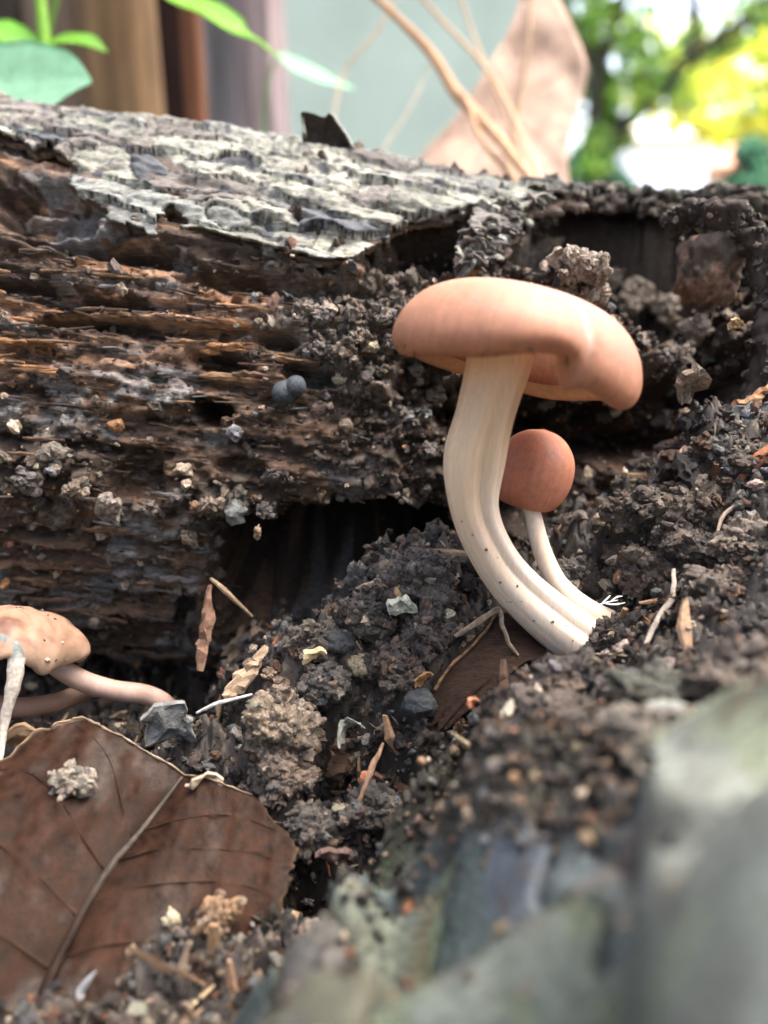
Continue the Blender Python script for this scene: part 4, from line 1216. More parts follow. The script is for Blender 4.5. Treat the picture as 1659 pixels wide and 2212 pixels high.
splinter('wood_splinter', 'pale sliver lying at the back of the mound crest', 'splinter', [(770, 1272, 12.5), (805, 1262, 12.4), (845, 1255, 12.4)], [.03, .07, .05], (.40, .31, .20), .5, .5, 10)
splinter('wood_splinter', 'tan forked splinter below the topmost clod', 'splinter', [(830, 1395, 11.9), (845, 1430, 11.8), (868, 1490, 11.75)], [.08, .09, .05], (.29, .19, .115), .6, .6, 11)
splinter('wood_splinter', 'thin brown sliver slanting in the deep crevice', 'splinter', [(828, 1605, 11.2), (805, 1655, 11.1), (775, 1735, 11.0)], [.02, .05, .03], (.24, .15, .095), .6, .3, 12)
splinter('wood_splinter', 'flat orange brown chip lying behind the big stem base', 'splinter', [(1380, 1303, 11.8), (1420, 1300, 11.75), (1465, 1296, 11.7)], [.03, .075, .03], (.36, .22, .13), .6, .3, 13)
splinter('root', 'grey fibrous root curling down the right slope', 'root', [(1455, 1230, 11.5), (1452, 1290, 11.1), (1425, 1330, 10.9), (1395, 1390, 10.6)], [.03, .045, .045, .03], (.24, .21, .18), .7, .3, 14)
splinter('root', 'thin sinuous root thread at the top right slope', 'root', [(1640, 1010, 12.0), (1600, 1080, 11.8), (1560, 1120, 11.7), (1540, 1190, 11.5)], [.02, .035, .035, .02], (.25, .20, .16), .7, .3, 15)


def chip_at(name, label, cat, u, v, d, w, h, colr, seed, ax=(1, .2, 0), ay=(0, -.4, 1), t=.05, mat=None, rag=.3, bend=.2):
    V, F = chip(P(u, v, d), ax, ay, w, h, t, seed, rag, bend, 22)
    return single(name, V, F, mat or M_chip, label, cat, tnt(colr, vn(V[:, 0] * 12, V[:, 2] * 12, None, seed), .25), False)


chip_at('bark_flake', 'grey rough square bark flake standing beside the dead leaf', 'bark flake', 365, 1560, 11.9, .72, .80, (.17, .175, .17), 601, (1, .25, .02), (-.15, -.35, 1), .07, M_bark, .32)
chip_at('wood_chip', 'weathered grey tan wood chip stuck to the log face on the left', 'wood chip', 236, 1100, 12.7, .38, .55, (.20, .17, .145), 602, (1, .1, -.2), (.2, -.3, 1), .12, M_wood, .25)
chip_at('wood_chip', 'small tan chip hanging at the mouth of the dark hollow', 'wood chip', 556, 1152, 13.0, .13, .30, (.26, .19, .13), 603, (1, .1, -.2), (.35, -.3, 1), .05)
chip_at('lichen_flake', 'pale greenish white lichen flake on the topmost clod', 'lichen', 866, 1305, 11.9, .40, .30, (.40, .41, .33), 604, (1, .2, .1), (0, -.5, 1), .08, None, .45)
chip_at('wood_chip', 'bright cream wood crumb near the left of the mound', 'wood chip', 675, 1410, 12.05, .34, .22, (.52, .40, .22), 605, (1, .2, .3), (0, -.6, 1), .08, None, .5)
chip_at('wood_chip', 'pinkish orange chip at the mossy edge right of the crevice', 'wood chip', 1022, 1518, 10.1, .16, .20, (.42, .17, .09), 606, (1, .3, .6), (0, -.5, 1), .05)
chip_at('wood_chip', 'thin orange brown leaf scrap beside the dark bark strip', 'leaf scrap', 915, 1465, 11.6, .32, .20, (.25, .14, .06), 607, (1, .1, .7), (-.3, -.6, 1), .03)
chip_at('wood_chip', 'purplish brown chip on the soil right of the dead leaf', 'wood chip', 722, 1842, 10.6, .55, .34, (.13, .085, .07), 608, (1, .2, -.3), (0, -.7, .8), .06)
chip_at('leaf_scrap', 'curled grey green scrap in the dark gap below the mound', 'leaf scrap', 748, 1565, 11.5, .40, .22, (.17, .18, .15), 609, (1, .2, .8), (-.6, -.5, .6), .03, None, .5, .9)
chip_at('wood_chip', 'yellow brown flat scrap on the dark face at the far right of the log', 'wood chip', 1588, 700, 12.9, .30, .22, (.27, .18, .095), 610, (1, .2, .1), (0, -.4, 1), .04)
chip_at('wood_chip', 'hanging ragged tan chip on the log right of the big cap', 'wood chip', 1490, 830, 12.5, .48, .75, (.22, .17, .13), 611, (1, .2, .3), (.35, -.3, 1), .12, M_crumb, .45)
chip_at('leaf_scrap', 'tan dry leaf scrap at the left edge above the dead leaf', 'leaf scrap', 45, 1592, 11.7, 1.0, .55, (.40, .27, .165), 612, (1, .1, -.2), (.1, -.8, .6), .04, M_dry, .25)
chip_at('leaf_scrap', 'orange dry scrap at the left edge on the dead leaf', 'leaf scrap', 5, 2215 - 400, 10.4, .40, .28, (.34, .16, .06), 613, (1, .1, -.2), (.1, -.8, .6), .04, M_dry, .3)
chip_at('wood_chip', 'white papery scrap at the tip of the dead leaf', 'leaf scrap', 450, 1683, 11.1, .55, .25, (.48, .40, .30), 614, (1, .2, -.35), (0, -.5, 1), .04, M_dry, .5, .5)
splinter('root', 'pale curved grass bit at the bottom edge of the dead leaf', 'grass bit', [(208, 2098, 9.1), (185, 2125, 9.1), (172, 2150, 9.1), (190, 2190, 9.1)], [.01, .04, .05, .015], (.30, .31, .32), .5, .2, 17)

# pale dry curled strip at the left edge
q = np.array([P(*a_) for a_ in [(-60, 1378, 11.6), (-10, 1384, 11.4), (28, 1402, 11.35), (35, 1450, 11.3), (22, 1505, 11.3), (8, 1570, 11.3), (0, 1650, 11.2)]])
V, F = tube(q, np.array([.10, .15, .15, .13, .10, .07, .04]), 12, 40, .15, 5, .9)
tcol = np.linspace(0, 1, 40).repeat(12); tcol = np.append(tcol, [0, 1])
kk = sstep(.38, .46, tcol)[:, None]
strip = single('dry_stalk', V, F, M_chip, 'pale dry curled stalk with grey top at the far left edge', 'stalk', np.array([[.14, .155, .15]]) * (1 - kk) + np.array([[.45, .40, .34]]) * kk)

# dark bark strip plunging into the crevice
bst = thing('bark_strip', 'dark brown fibrous bark strip sloping into the crevice below the big stem', 'bark strip', P(1000, 1500, 11.6))
ca = catmull(np.array([P(*a_) for a_ in [(1150, 1330, 12.3), (1080, 1325, 12.1), (1040, 1375, 11.9), (965, 1450, 11.7), (915, 1530, 11.6)]]), 50)
cb = catmull(np.array([P(*a_) for a_ in [(1190, 1430, 11.6), (1140, 1440, 11.5), (1090, 1480, 11.3), (1030, 1530, 11.3), (960, 1600, 11.3)]]), 50)
tw = np.linspace(0, 1, 24)[None, :, None]
S_ = ca[:, None] * (1 - tw) + cb[:, None] * tw
S_ = S_ + np.array([0, .35, .1]) * (np.sin(tw * np.pi) * -.8 + 1) * .3
S_ = S_ + (vn(np.tile(tw[0, :, 0] * 12, (50, 1)), np.tile(np.linspace(0, 3, 50)[:, None], (1, 24)), None, 4) * .05)[..., None]
f1_ = S_.reshape(-1, 3); f2_ = f1_ + np.array([.03, .12, -.08]); n_ = len(f1_)
F = grid_faces(50, 24)
re = [(j + 1, j) for j in range(23)] + [(49 * 24 + j, 49 * 24 + j + 1) for j in range(23)] + [(i * 24, (i + 1) * 24) for i in range(49)] + [((i + 1) * 24 + 23, i * 24 + 23) for i in range(49)]
part('strip', np.vstack([f1_, f2_]), [F, F[:, ::-1] + n_, np.array([[a_, b_, b_ + n_, a_ + n_] for a_, b_ in re])], M_wood, bst, (.030, .017, .011))
V, F = tube(ca[4:46:3] + np.array([0, -.02, .02]), .035, 6, None, .5, 5, .6)
part('edge_fibre', V, F, M_wood, bst, (.20, .125, .075), False)
# white threads of fungus beside the small stem
wf = thing('fungus_threads', 'tiny white branching fungus threads beside the small white stem', 'fungus', P(1310, 1310, 12.1))
for i, ptsq in enumerate([[(1280, 1312), (1305, 1303), (1335, 1296)], [(1300, 1304), (1312, 1292), (1318, 1286)], [(1305, 1303), (1328, 1306), (1350, 1302)], [(1318, 1300), (1332, 1290), (1345, 1288)]]):
    V, F = tube(np.array([P(u, v, 11.9) for u, v in ptsq]), [.012, .016, .008], 6, 12, .4, i)
    part('thread', V, F, M_stem, wf, (.72, .72, .74))

# ------------------------------------------------------------------ foreground bark slab (close to the lens)
slab = thing('bark_slab', 'blurred grey green slab of bark filling the lower right foreground', 'bark slab', (3.0, 4.0, 0.0))
fgc = [(880, 1700, 10.0), (1000, 1620, 9.8), (1200, 1600, 8.8), (1400, 1620, 7.4), (800, 1850, 9.1), (1000, 1850, 8.0), (1250, 1820, 6.8), (690, 2000, 8.4), (900, 2050, 7.2), (1150, 2020, 6.1), (1350, 2000, 5.4),
       (490, 2212, 7.5), (700, 2212, 6.8), (950, 2212, 5.9), (1250, 2212, 4.8), (1420, 2212, 4.3), (1659, 2212, 4.0), (1420, 1750, 6.0), (1450, 1950, 4.9), (1600, 1700, 5.6), (1659, 1900, 4.6), (1550, 2050, 4.4), (1720, 1650, 5.7), (350, 2400, 7.0), (900, 2500, 5.2), (1500, 2500, 3.7), (1900, 2000, 4.4)]
FG = np.array([P(*a_) for a_ in fgc])
_D2 = ((FG[:, None, :2] - FG[None, :, :2]) ** 2).sum(-1)
_A2 = np.zeros((len(FG) + 1,) * 2); _A2[:-1, :-1] = _k(_D2) - np.eye(len(FG)) * .15; _A2[-1, :-1] = 1; _A2[:-1, -1] = 1
_w2 = np.linalg.solve(_A2, np.append(FG[:, 2], 0))


def slab_z(x, y):
    out = np.full(x.shape, _w2[-1])
    for i in range(len(FG)):
        out = out + _w2[i] * _k((x - FG[i, 0]) ** 2 + (y - FG[i, 1]) ** 2)
    return out


fx = np.arange(-2.6, 5.5, .045); fy = np.arange(1.6, 9.4, .045)
FX, FY = np.meshgrid(fx, fy, indexing='ij')
fxr, fyr = FX.ravel(), FY.ravel()
fz = slab_z(fxr, fyr)
rag = fbm(fxr * 1.6, fyr * 1.6, None, 4, 121)
fu, fv_, fd = proj(np.stack([fxr, fyr, fz], -1))
edge_u = np.interp(fv_, [1540, 1600, 1700, 1800, 1900, 2000, 2212, 2500], [1120, 1000, 880, 815, 745, 655, 470, 250])
inside = (fu + rag * 30 > edge_u) & (fv_ > 1575 + rag * 30) & (fd > 1.5)
ridge = sstep(1372, 1396, fu + 10 * rag - np.clip((fv_ - 1900) * .03, -10, 20)) * sstep(1540, 1640, fv_)
h0 = .5 * ridge + rag * .05
cxs2 = np.random.default_rng(3).uniform(-2.6, 5.5, 46); cys2 = np.random.default_rng(4).uniform(1.6, 9.2, 46)
a1 = np.full(len(fxr), 1e9); a2 = a1.copy(); id2 = np.zeros(len(fxr), int)
for i in range(30):
    dd = np.hypot((fxr + rag * .3 - cxs2[i]) * 1.25, (fyr + rag * .2 - cys2[i]) * .8)
    nw = dd < a1
    a2 = np.where(nw, a1, np.minimum(a2, dd)); a1 = np.where(nw, dd, a1); id2 = np.where(nw, i, id2)
hc2 = np.random.default_rng(9).uniform(0.0, .16, 46)
topz = fz + h0 + hc2[id2] - .34 * np.exp(-(a2 - a1) / .06) + fbm(fxr * 5, fyr * 5, None, 3, 131) * .03
lowz = fz - 2.0
qa2 = grid_faces(len(fx), len(fy)); qi2 = id2[qa2[:, 0]].copy(); qi2[~inside[qa2].all(1)] = -1
bcs = np.array([(.085, .104, .108), (.10, .118, .104), (.078, .094, .112), (.08, .076, .07), (.11, .125, .10)])
rr9 = np.random.default_rng(15)
pc2 = bcs[rr9.choice(5, 46)] * rr9.uniform(.6, 1.3, (46, 1))
moss = fbm(fxr * 1.5, fyr * 1.5, None, 4, 141)
orgp = fbm(fxr * 2.3 + 7, fyr * 2.3, None, 4, 143)
vc2 = (pc2[id2] * (1 + .6 * fbm(fxr * 2.6, fyr * 1.6, None, 4, 147, .6))[:, None]) * (1 - ridge[:, None]) + np.array([[.19, .205, .18]]) * (1 + .9 * fbm(fxr * 5, fyr * 1.8, None, 4, 145, .6))[:, None] * ridge[:, None]
vc2 = np.where((moss > .22)[:, None], vc2 * np.array([[1.02, 1.08, .85]]), vc2)
vc2 = np.where((orgp > .42)[:, None], vc2 * .6 + .4 * np.array([[.17, .11, .08]]), vc2)
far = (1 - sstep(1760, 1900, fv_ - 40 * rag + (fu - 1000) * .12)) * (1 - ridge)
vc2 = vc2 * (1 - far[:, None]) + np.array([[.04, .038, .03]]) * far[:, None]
TP = np.stack([fxr, fyr, topz], -1); LW = np.stack([fxr, fyr, lowz], -1)
for i in range(46):
    q = qa2[qi2 == i]
    if len(q) < 12:
        continue
    uq, inv = np.unique(q, return_inverse=True); inv = inv.reshape(-1, 4); n_ = len(uq)
    e = np.concatenate([inv[:, [0, 1]], inv[:, [1, 2]], inv[:, [2, 3]], inv[:, [3, 0]]])
    be = e[~np.isin(e[:, 0] * n_ + e[:, 1], e[:, 1] * n_ + e[:, 0])]
    Vv = np.vstack([TP[uq], LW[uq]])
    sk = np.stack([be[:, 1], be[:, 0], be[:, 0] + n_, be[:, 1] + n_], -1)
    keep = np.unique(np.concatenate([be.ravel() + n_, np.arange(n_)])); rm = np.full(2 * n_, -1); rm[keep] = np.arange(len(keep))
    colq = np.vstack([vc2[uq], np.tile((.085, .06, .042), (n_, 1))])
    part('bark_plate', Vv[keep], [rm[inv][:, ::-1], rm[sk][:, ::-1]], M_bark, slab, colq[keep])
# soil crumbs spilled over the slab
okk = np.where(inside & (fv_ < 2260) & (fv_ > 1560))[0]
wg = (.028 + 1.2 * far[okk] + .5 * blob(fu[okk], fv_[okk], 900, 1850, 130, 250, 30) + .25 * blob(fu[okk], fv_[okk], 1390, 1850, 40, 260)) / fd[okk] ** 1.2 * (1 - .8 * ridge[okk])
k = okk[r4.choice(len(okk), 2600, p=wg / wg.sum())]
s = np.minimum(.018 * (1 + r4.pareto(1.7, len(k))), .085)
V, F, Cc = crumbs_mesh(TP[k] + np.stack([0 * s, 0 * s, s * r4.uniform(0, 1.0, len(k))], -1), s, pal(r4, len(k), SOILPAL + [(8, (.26, .16, .10))]), CR1, r4)
part('spilled_crumbs', V, F, M_crumb, slab, Cc, True, 'stuff')
clod('soil_clod', 'blurred brown clod on the near soil right of the mossy edge', 1180, 1560, 9.2, .42, (.075, .06, .05), 221, (1.2, .9, .7), .7, bits=120)
clod('soil_clod', 'blurred dark clod in front of the big stem base', 1250, 1470, 10.0, .42, (.055, .046, .04), 222, (1.2, .9, .75), .7, bits=120)
clod('soil_clod', 'blurred dark olive clod in the near right foreground', 1420, 1500, 8.6, .40, (.06, .062, .05), 223, (1.4, .9, .65), .7, bits=100)
clod('soil_clod', 'blurred pale grey clod at the right foreground above the bark ridge', 1440, 1590, 7.2, .36, (.16, .14, .115), 224, (1.5, .9, .7), .7, bits=80)
clod('soil_clod', 'blurred brown clod at the right edge of the near foreground', 1600, 1470, 8.4, .44, (.10, .08, .065), 225, (1.2, .9, .8), .7, bits=100)

# ------------------------------------------------------------------ behind the log: posts, wall, plants, tree, house
def box(x0, x1, y0, y1, z0, z1):
    V = np.array([(x, y, z) for z in (z0, z1) for y in (y0, y1) for x in (x0, x1)], float)
    F = np.array([[0, 2, 3, 1], [4, 5, 7, 6], [0, 1, 5, 4], [2, 6, 7, 3], [0, 4, 6, 2], [1, 3, 7, 5]])
    return V, F


wall = thing('garden_wall', 'plain grey green wall standing behind the dry leaf', 'wall', (-30, 130, -2.6))
V, F = box(-160, 23.5, 128, 142, -2.6, 210)
part('wall_face', V, F, M_wall, wall, (.44, .545, .485), False)
V, F = box(-163, 25.5, 126, 144, 210.2, 216)
part('coping', V, F, M_wall, wall, (.36, .40, .36), False)

posts = [  # left and right photo edges, distance, colour, label, round
    (-120, 70, 50, (.035, .028, .022), 'nearly black board at the far left behind the log', 0),
    (60, 215, 60, (.21, .16, .125), 'dull brown board behind the green leaves at the left', 0),
    (190, 352, 52, (.20, .125, .065), 'rough brown tree post left of the dark gap', 1),
    (330, 440, 58, (.040, .020, .017), 'dark filler board added for the shaded gap between brown and grey posts', 0),  # board added to stand in for the shaded gap, hiding the lighter wall
    (405, 447, 50, (.17, .070, .033), 'narrow rusty reddish brown pole left of the grey plank', 1),
    (440, 520, 54, (.15, .155, .17), 'slate grey weathered plank left of the mauve pole', 0),
    (512, 622, 47, (.27, .215, .215), 'mauve grey weathered pole, rightmost of the posts', 1)]
for i, (ua, ub, d, colr, lab, rnd) in enumerate(posts):
    a_, b_ = P(ua, 250, d), P(ub, 250, d)
    cx_, cy_ = (a_[0] + b_[0]) / 2, a_[1]; w_ = (b_[0] - a_[0]) / 2
    n_a, n_z = 40, 60
    aa = np.linspace(0, 2 * np.pi, n_a, endpoint=False); zz = np.linspace(-2.6, 75 + 6 * math.sin(i * 2.1), n_z)
    AA, ZZ = np.meshgrid(aa, zz)
    ex = 1.0 if rnd else .35
    rad_ = 1 + .05 * vn(AA * 4, ZZ * .05, None, i) + .04 * vn(AA * 9, ZZ * .08, None, i + 9)
    X_ = cx_ + w_ * np.sign(np.cos(AA)) * np.abs(np.cos(AA)) ** ex * rad_ + .01 * (ZZ - 20) * math.sin(i * 1.7)
    Y_ = cy_ + w_ * (1 if rnd else .35) * np.sign(np.sin(AA)) * np.abs(np.sin(AA)) ** ex * rad_
    V = np.stack([X_, Y_, ZZ], -1).reshape(-1, 3)
    nn_ = vn(AA.ravel() * 7, ZZ.ravel() * .05, None, 20 + i) * .6 + vn(AA.ravel() * 3, ZZ.ravel() * .15, None, 30 + i) * .4
    Vc = np.vstack([V, [[cx_, cy_, zz[-1]]]])
    j = np.arange(n_a)
    capf = np.stack([(n_z - 1) * n_a + j, (n_z - 1) * n_a + (j + 1) % n_a, np.full(n_a, len(V))], -1)
    single('wooden_post', Vc, [grid_faces(n_z, n_a, True), capf], M_post, lab, 'post', np.vstack([tnt(colr, nn_, .5), [colr]]), True, 'posts behind the log')


def leafblade(pts, w, thick=.03, nw=9, fold=.15, n=50, wprof=(.15, .7, 1, .8, .35, .02), seed=0, up=(0, -.6, .8)):
    """blade along a curve: pts cm, half width w"""
    c = catmull(np.asarray(pts, float), n)
    wd = w * np.interp(np.linspace(0, 1, n), np.linspace(0, 1, len(wprof)), wprof)
    T = np.gradient(c, axis=0); T /= np.linalg.norm(T, axis=1)[:, None]
    S = np.cross(T, np.asarray(up)); S /= np.linalg.norm(S, axis=1)[:, None] + 1e-9
    N = np.cross(S, T)
    q = np.linspace(-1, 1, nw)
    V = c[:, None] + S[:, None] * (wd[:, None] * q)[..., None] + N[:, None] * (wd[:, None] * np.abs(q) * fold)[..., None]
    A = V.reshape(-1, 3); B = (V - N[:, None] * thick).reshape(-1, 3)
    F = grid_faces(n, nw); n_ = len(A)
    re = [(j, j + 1) for j in range(nw - 1)] + [((n - 1) * nw + j + 1, (n - 1) * nw + j) for j in range(nw - 1)] + [((i + 1) * nw, i * nw) for i in range(n - 1)] + [(i * nw + nw - 1, (i + 1) * nw + nw - 1) for i in range(n - 1)]
    return np.vstack([A, B]), [F, F[:, ::-1] + n_, np.array([[a_, b_, b_ + n_, a_ + n_] for a_, b_ in re])]


def PP(l):
    return np.array([P(*q) for q in l])


gb = thing('grass_blade', 'bright green grass blade arching in from the top behind the log', 'grass blade', P(300, -60, 24))
V, F = leafblade(PP([(280, -90, 24), (380, -10, 24), (460, 25, 24), (520, 65, 24), (565, 95, 24.5), (605, 125, 25)]), .50, .03, wprof=(.6, .9, 1, .85, .5, .1))
part('blade', V, F, M_green, gb, (.18, .42, .03))
V, F = tube(PP([(280, -90, 24), (220, -200, 25), (150, -100, 26), (60, 300, 27), (40, 700, 28)]), [.06, .08, .1, .12, .14], 8, 40)
part('stalk', V, F, M_green, gb, (.16, .30, .05))
gb2 = thing('grass_blade', 'pale blurred green leaf tip right of the mauve pole', 'grass blade', P(700, 170, 36))
V, F = leafblade(PP([(600, 118, 36), (640, 140, 36), (690, 165, 36), (765, 192, 36)]), .62, .03, wprof=(.3, .9, .9, .1))
part('blade', V, F, M_green, gb2, (.34, .62, .42))
V, F = tube(PP([(600, 118, 36), (575, 200, 37), (565, 400, 38), (560, 700, 38)]), [.06, .08, .1, .1], 8, 30)
part('stalk', V, F, M_green, gb2, (.2, .4, .15))

pln = thing('green_plant', 'young green plant with upright stem and leaves at the upper left', 'plant', P(95, 420, 24))
V, F = tube(PP([(95, 420, 24), (100, 200, 23), (97, 100, 23), (88, 0, 23), (85, -80, 23)]), [.22, .2, .18, .16, .14], 12, 40)
part('stem', V, F, M_green, pln, (.21, .42, .04))
for lf, w_, colr in [([(100, 95, 23), (140, 85, 23), (190, 88, 23), (232, 112, 23)], .36, (.13, .34, .02)), ([(95, 125, 23), (55, 95, 23), (0, 65, 23), (-70, 60, 23)], .55, (.15, .42, .03)),
                     ([(95, 140, 23.2), (50, 120, 23.2), (5, 118, 23.4), (-60, 150, 23.5)], .5, (.13, .34, .03))]:
    V, F = leafblade(PP(lf), w_, .03, wprof=(.25, .9, 1, .05))
    part('leaf', V, F, M_green, pln, colr)
bl = thing('green_leaf', 'broad pale green leaf lying flat just behind the log at the left', 'leaf', P(80, 260, 20))
V, F = leafblade(PP([(-160, 190, 20.5), (-60, 175, 20.2), (60, 170, 20), (140, 168, 19.8), (195, 176, 19.5)]), .95, .04, 13, .1, wprof=(.3, .9, 1, .7, .05), up=(0, -.95, .3))
part('blade', V, F, M_green, bl, (.38, .66, .46))
V, F = tube(PP([(-160, 190, 20.5), (-200, 250, 21), (-180, 500, 22)]), [.07, .1, .12], 8, 20)
part('stalk', V, F, M_green, bl, (.2, .38, .12))

# dry tan leaf standing behind the log
dl = thing('dry_leaf', 'large tan dry leaf standing upright behind the log', 'leaf', P(1080, 420, 30))
ou = np.array([(1150, -60, 31), (1205, -10, 31), (1262, 110, 31), (1270, 170, 30.8), (1240, 260, 30.5), (1225, 330, 30), (1215, 450, 29.5), (1050, 470, 29), (900, 440, 29.5), (905, 345, 30), (985, 250, 30.3), (1050, 150, 30.6), (1105, 50, 31)], float)
n_o = 130
oc = catmull(PP(ou), n_o, True)
cen = P(1120, 240, 30.2)
rings = 14
V = []
for k_ in range(rings):
    f_ = 1 - k_ / rings
    ring = cen + (oc - cen) * f_
    V.append(ring + np.array([0, 1, 0]) * (0.5 * (1 - f_ ** 2) + .35 * fbm(ring[:, 0] * .5, ring[:, 2] * .5, None, 3, 3))[:, None])
V = np.vstack(V + [cen[None] + np.array([[0, .5, 0]])]); nv = len(V)
i_, j_ = np.meshgrid(np.arange(rings - 1), np.arange(n_o), indexing='ij')
F = np.stack([i_ * n_o + j_, i_ * n_o + (j_ + 1) % n_o, (i_ + 1) * n_o + (j_ + 1) % n_o, (i_ + 1) * n_o + j_], -1).reshape(-1, 4)
j = np.arange(n_o); tri = np.stack([(rings - 1) * n_o + j, (rings - 1) * n_o + (j + 1) % n_o, np.full(n_o, nv - 1)], -1)
sid = np.stack([(j + 1) % n_o, j, j + nv, (j + 1) % n_o + nv], -1)
nl_ = fbm(V[:, 0] * 1.0, V[:, 2] * 1.0, None, 4, 61)
cl_ = tnt((.52, .38, .30), nl_, .35)
part('blade', np.vstack([V, V + np.array([0, .05, 0])]), [F, F[:, ::-1] + nv, tri, tri[:, ::-1] + nv, sid], M_dry, dl, np.vstack([cl_, cl_]))
V, F = tube(PP([(1150, -60, 30.9), (1140, 100, 30.5), (1120, 240, 30.5), (1090, 420, 29.4)]), [.05, .09, .11, .14], 8, 40)
part('midrib', V, F, M_dry, dl, (.50, .37, .25))

# dry grass stems
for lab, pts, w_, colr in [
    ('thick dry tan grass stalk slanting down to the log crest', [(770, -40, 27), (860, 40, 27), (935, 120, 27), (985, 200, 26.5), (1060, 280, 25), (1110, 340, 23), (1165, 410, 21)], [.10, .13, .18, .22, .18, .15, .12], (.52, .34, .21)),
    ('long thin dry stem right of the thick stalk', [(880, -40, 28), (960, 50, 28), (1035, 130, 27.5), (1090, 210, 26), (1130, 300, 24), (1170, 400, 22)], [.06, .07, .08, .08, .08, .08], (.58, .42, .27)),
    ('thin dry stem crossing the thick stalk from the upper middle', [(985, -40, 29), (1010, 40, 29), (1045, 130, 28), (1085, 240, 26), (1150, 390, 23)], [.05, .055, .06, .06, .06], (.56, .40, .27)),
    ('thin dry stem leaning left from the top across the wall', [(860, -20, 30), (820, 60, 30), (770, 120, 30), (735, 180, 30), (700, 380, 29)], [.06, .07, .06, .06, .05], (.56, .44, .31)),
    ('faint thin dry stem low in front of the wall', [(930, 130, 30), (912, 180, 30), (870, 260, 29.5), (830, 320, 29), (800, 420, 28)], [.04, .05, .05, .05, .05], (.50, .42, .32)),
    ('short dry stem among the stalks at the foot of the dry leaf', [(1000, 200, 26), (1040, 300, 25), (1080, 350, 24), (1130, 410, 23)], [.09, .10, .10, .10], (.54, .36, .23))]:
    V, F = tube(PP(pts), w_, 8, 60, .1, 3)
    single('dry_grass_stem', V, F, M_dry, lab, 'grass stem', colr, True, 'dry grass stems')


# trees: trunk, limbs and leaf by leaf crowns
def tree(label, base, limbs, clumps, colr, seed, lsz, group='trees in the garden', shade_leaves=0):
    o = thing('tree', label, 'tree', base, group)
    for nm, pts, rd in limbs:
        V, F = tube(PP(pts), rd, 12, 40, .15, seed)
        part(nm, V, F, M_trunk, o, (.035, .032, .026))
    r = np.random.default_rng(seed)
    Vs, Cs, n_all = [], [], 0
    for (u, v, ru, rv, d, n) in clumps:
        cu = r.normal(size=(n, 3)); cu /= np.linalg.norm(cu, axis=1)[:, None]; cu *= r.uniform(0, 1, (n, 1)) ** .45
        c = P(u + cu[:, 0] * ru, v + cu[:, 1] * rv, d + cu[:, 2] * ru / FPX * d)
        R = rot_rand(n, r); s_ = lsz * r.uniform(.6, 1.3, n)
        tp = np.array([(-1, 0, 0), (-.2, -.42, .08), (.45, -.36, .06), (1, 0, 0), (.45, .36, .06), (-.2, .42, .08)])
        v_ = np.einsum('nij,nvj->nvi', R, tp[None] * s_[:, None, None]) + c[:, None]
        Vs.append(v_.reshape(-1, 3)); Cs.append(np.repeat(np.asarray(colr)[r.integers(0, len(colr), n)] * r.uniform(.7, 1.3, (n, 1)), 6, 0)); n_all += n
    if shade_leaves:  # unseen leaves added overhead to shade the foreground
        n = shade_leaves
        q = r.normal(size=(n, 3)); q /= np.linalg.norm(q, axis=1)[:, None]; q *= r.uniform(0, 1, (n, 1)) ** .4
        c = np.array([120, 190, 400]) + q * np.array([430, 400, 110])
        m = 5200                                     # unseen leaf banks added behind the camera and at left to block light
        q = r.uniform(-1, 1, (m, 3))
        c = np.vstack([c, np.array([20, -210, 170]) + q * np.array([420, 110, 190]), np.array([-330, 40, 170]) + r.uniform(-1, 1, (2600, 3)) * np.array([110, 260, 190])])
        n = len(c)
        R = rot_rand(n, r); s_ = 11 * r.uniform(.6, 1.3, n)
        v_ = np.einsum('nij,nvj->nvi', R, tp[None] * s_[:, None, None]) + c[:, None]
        Vs.append(v_.reshape(-1, 3)); Cs.append(np.repeat(np.array([(.055, .065, .04), (.07, .075, .05), (.08, .07, .05)])[r.integers(0, 3, n)] * r.uniform(.7, 1.3, (n, 1)), 6, 0)); n_all += n
    b6 = (np.arange(n_all) * 6)[:, None]
    F = np.concatenate([np.array([[0, 1, 2, 3]]) + b6, np.array([[0, 3, 4, 5]]) + b6])
    part('crown', np.vstack(Vs), F, M_tree, o, np.clip(np.vstack(Cs), 0, .9), False, 'stuff')  # for the limbed tree this mesh includes the added shading leaves
    return o


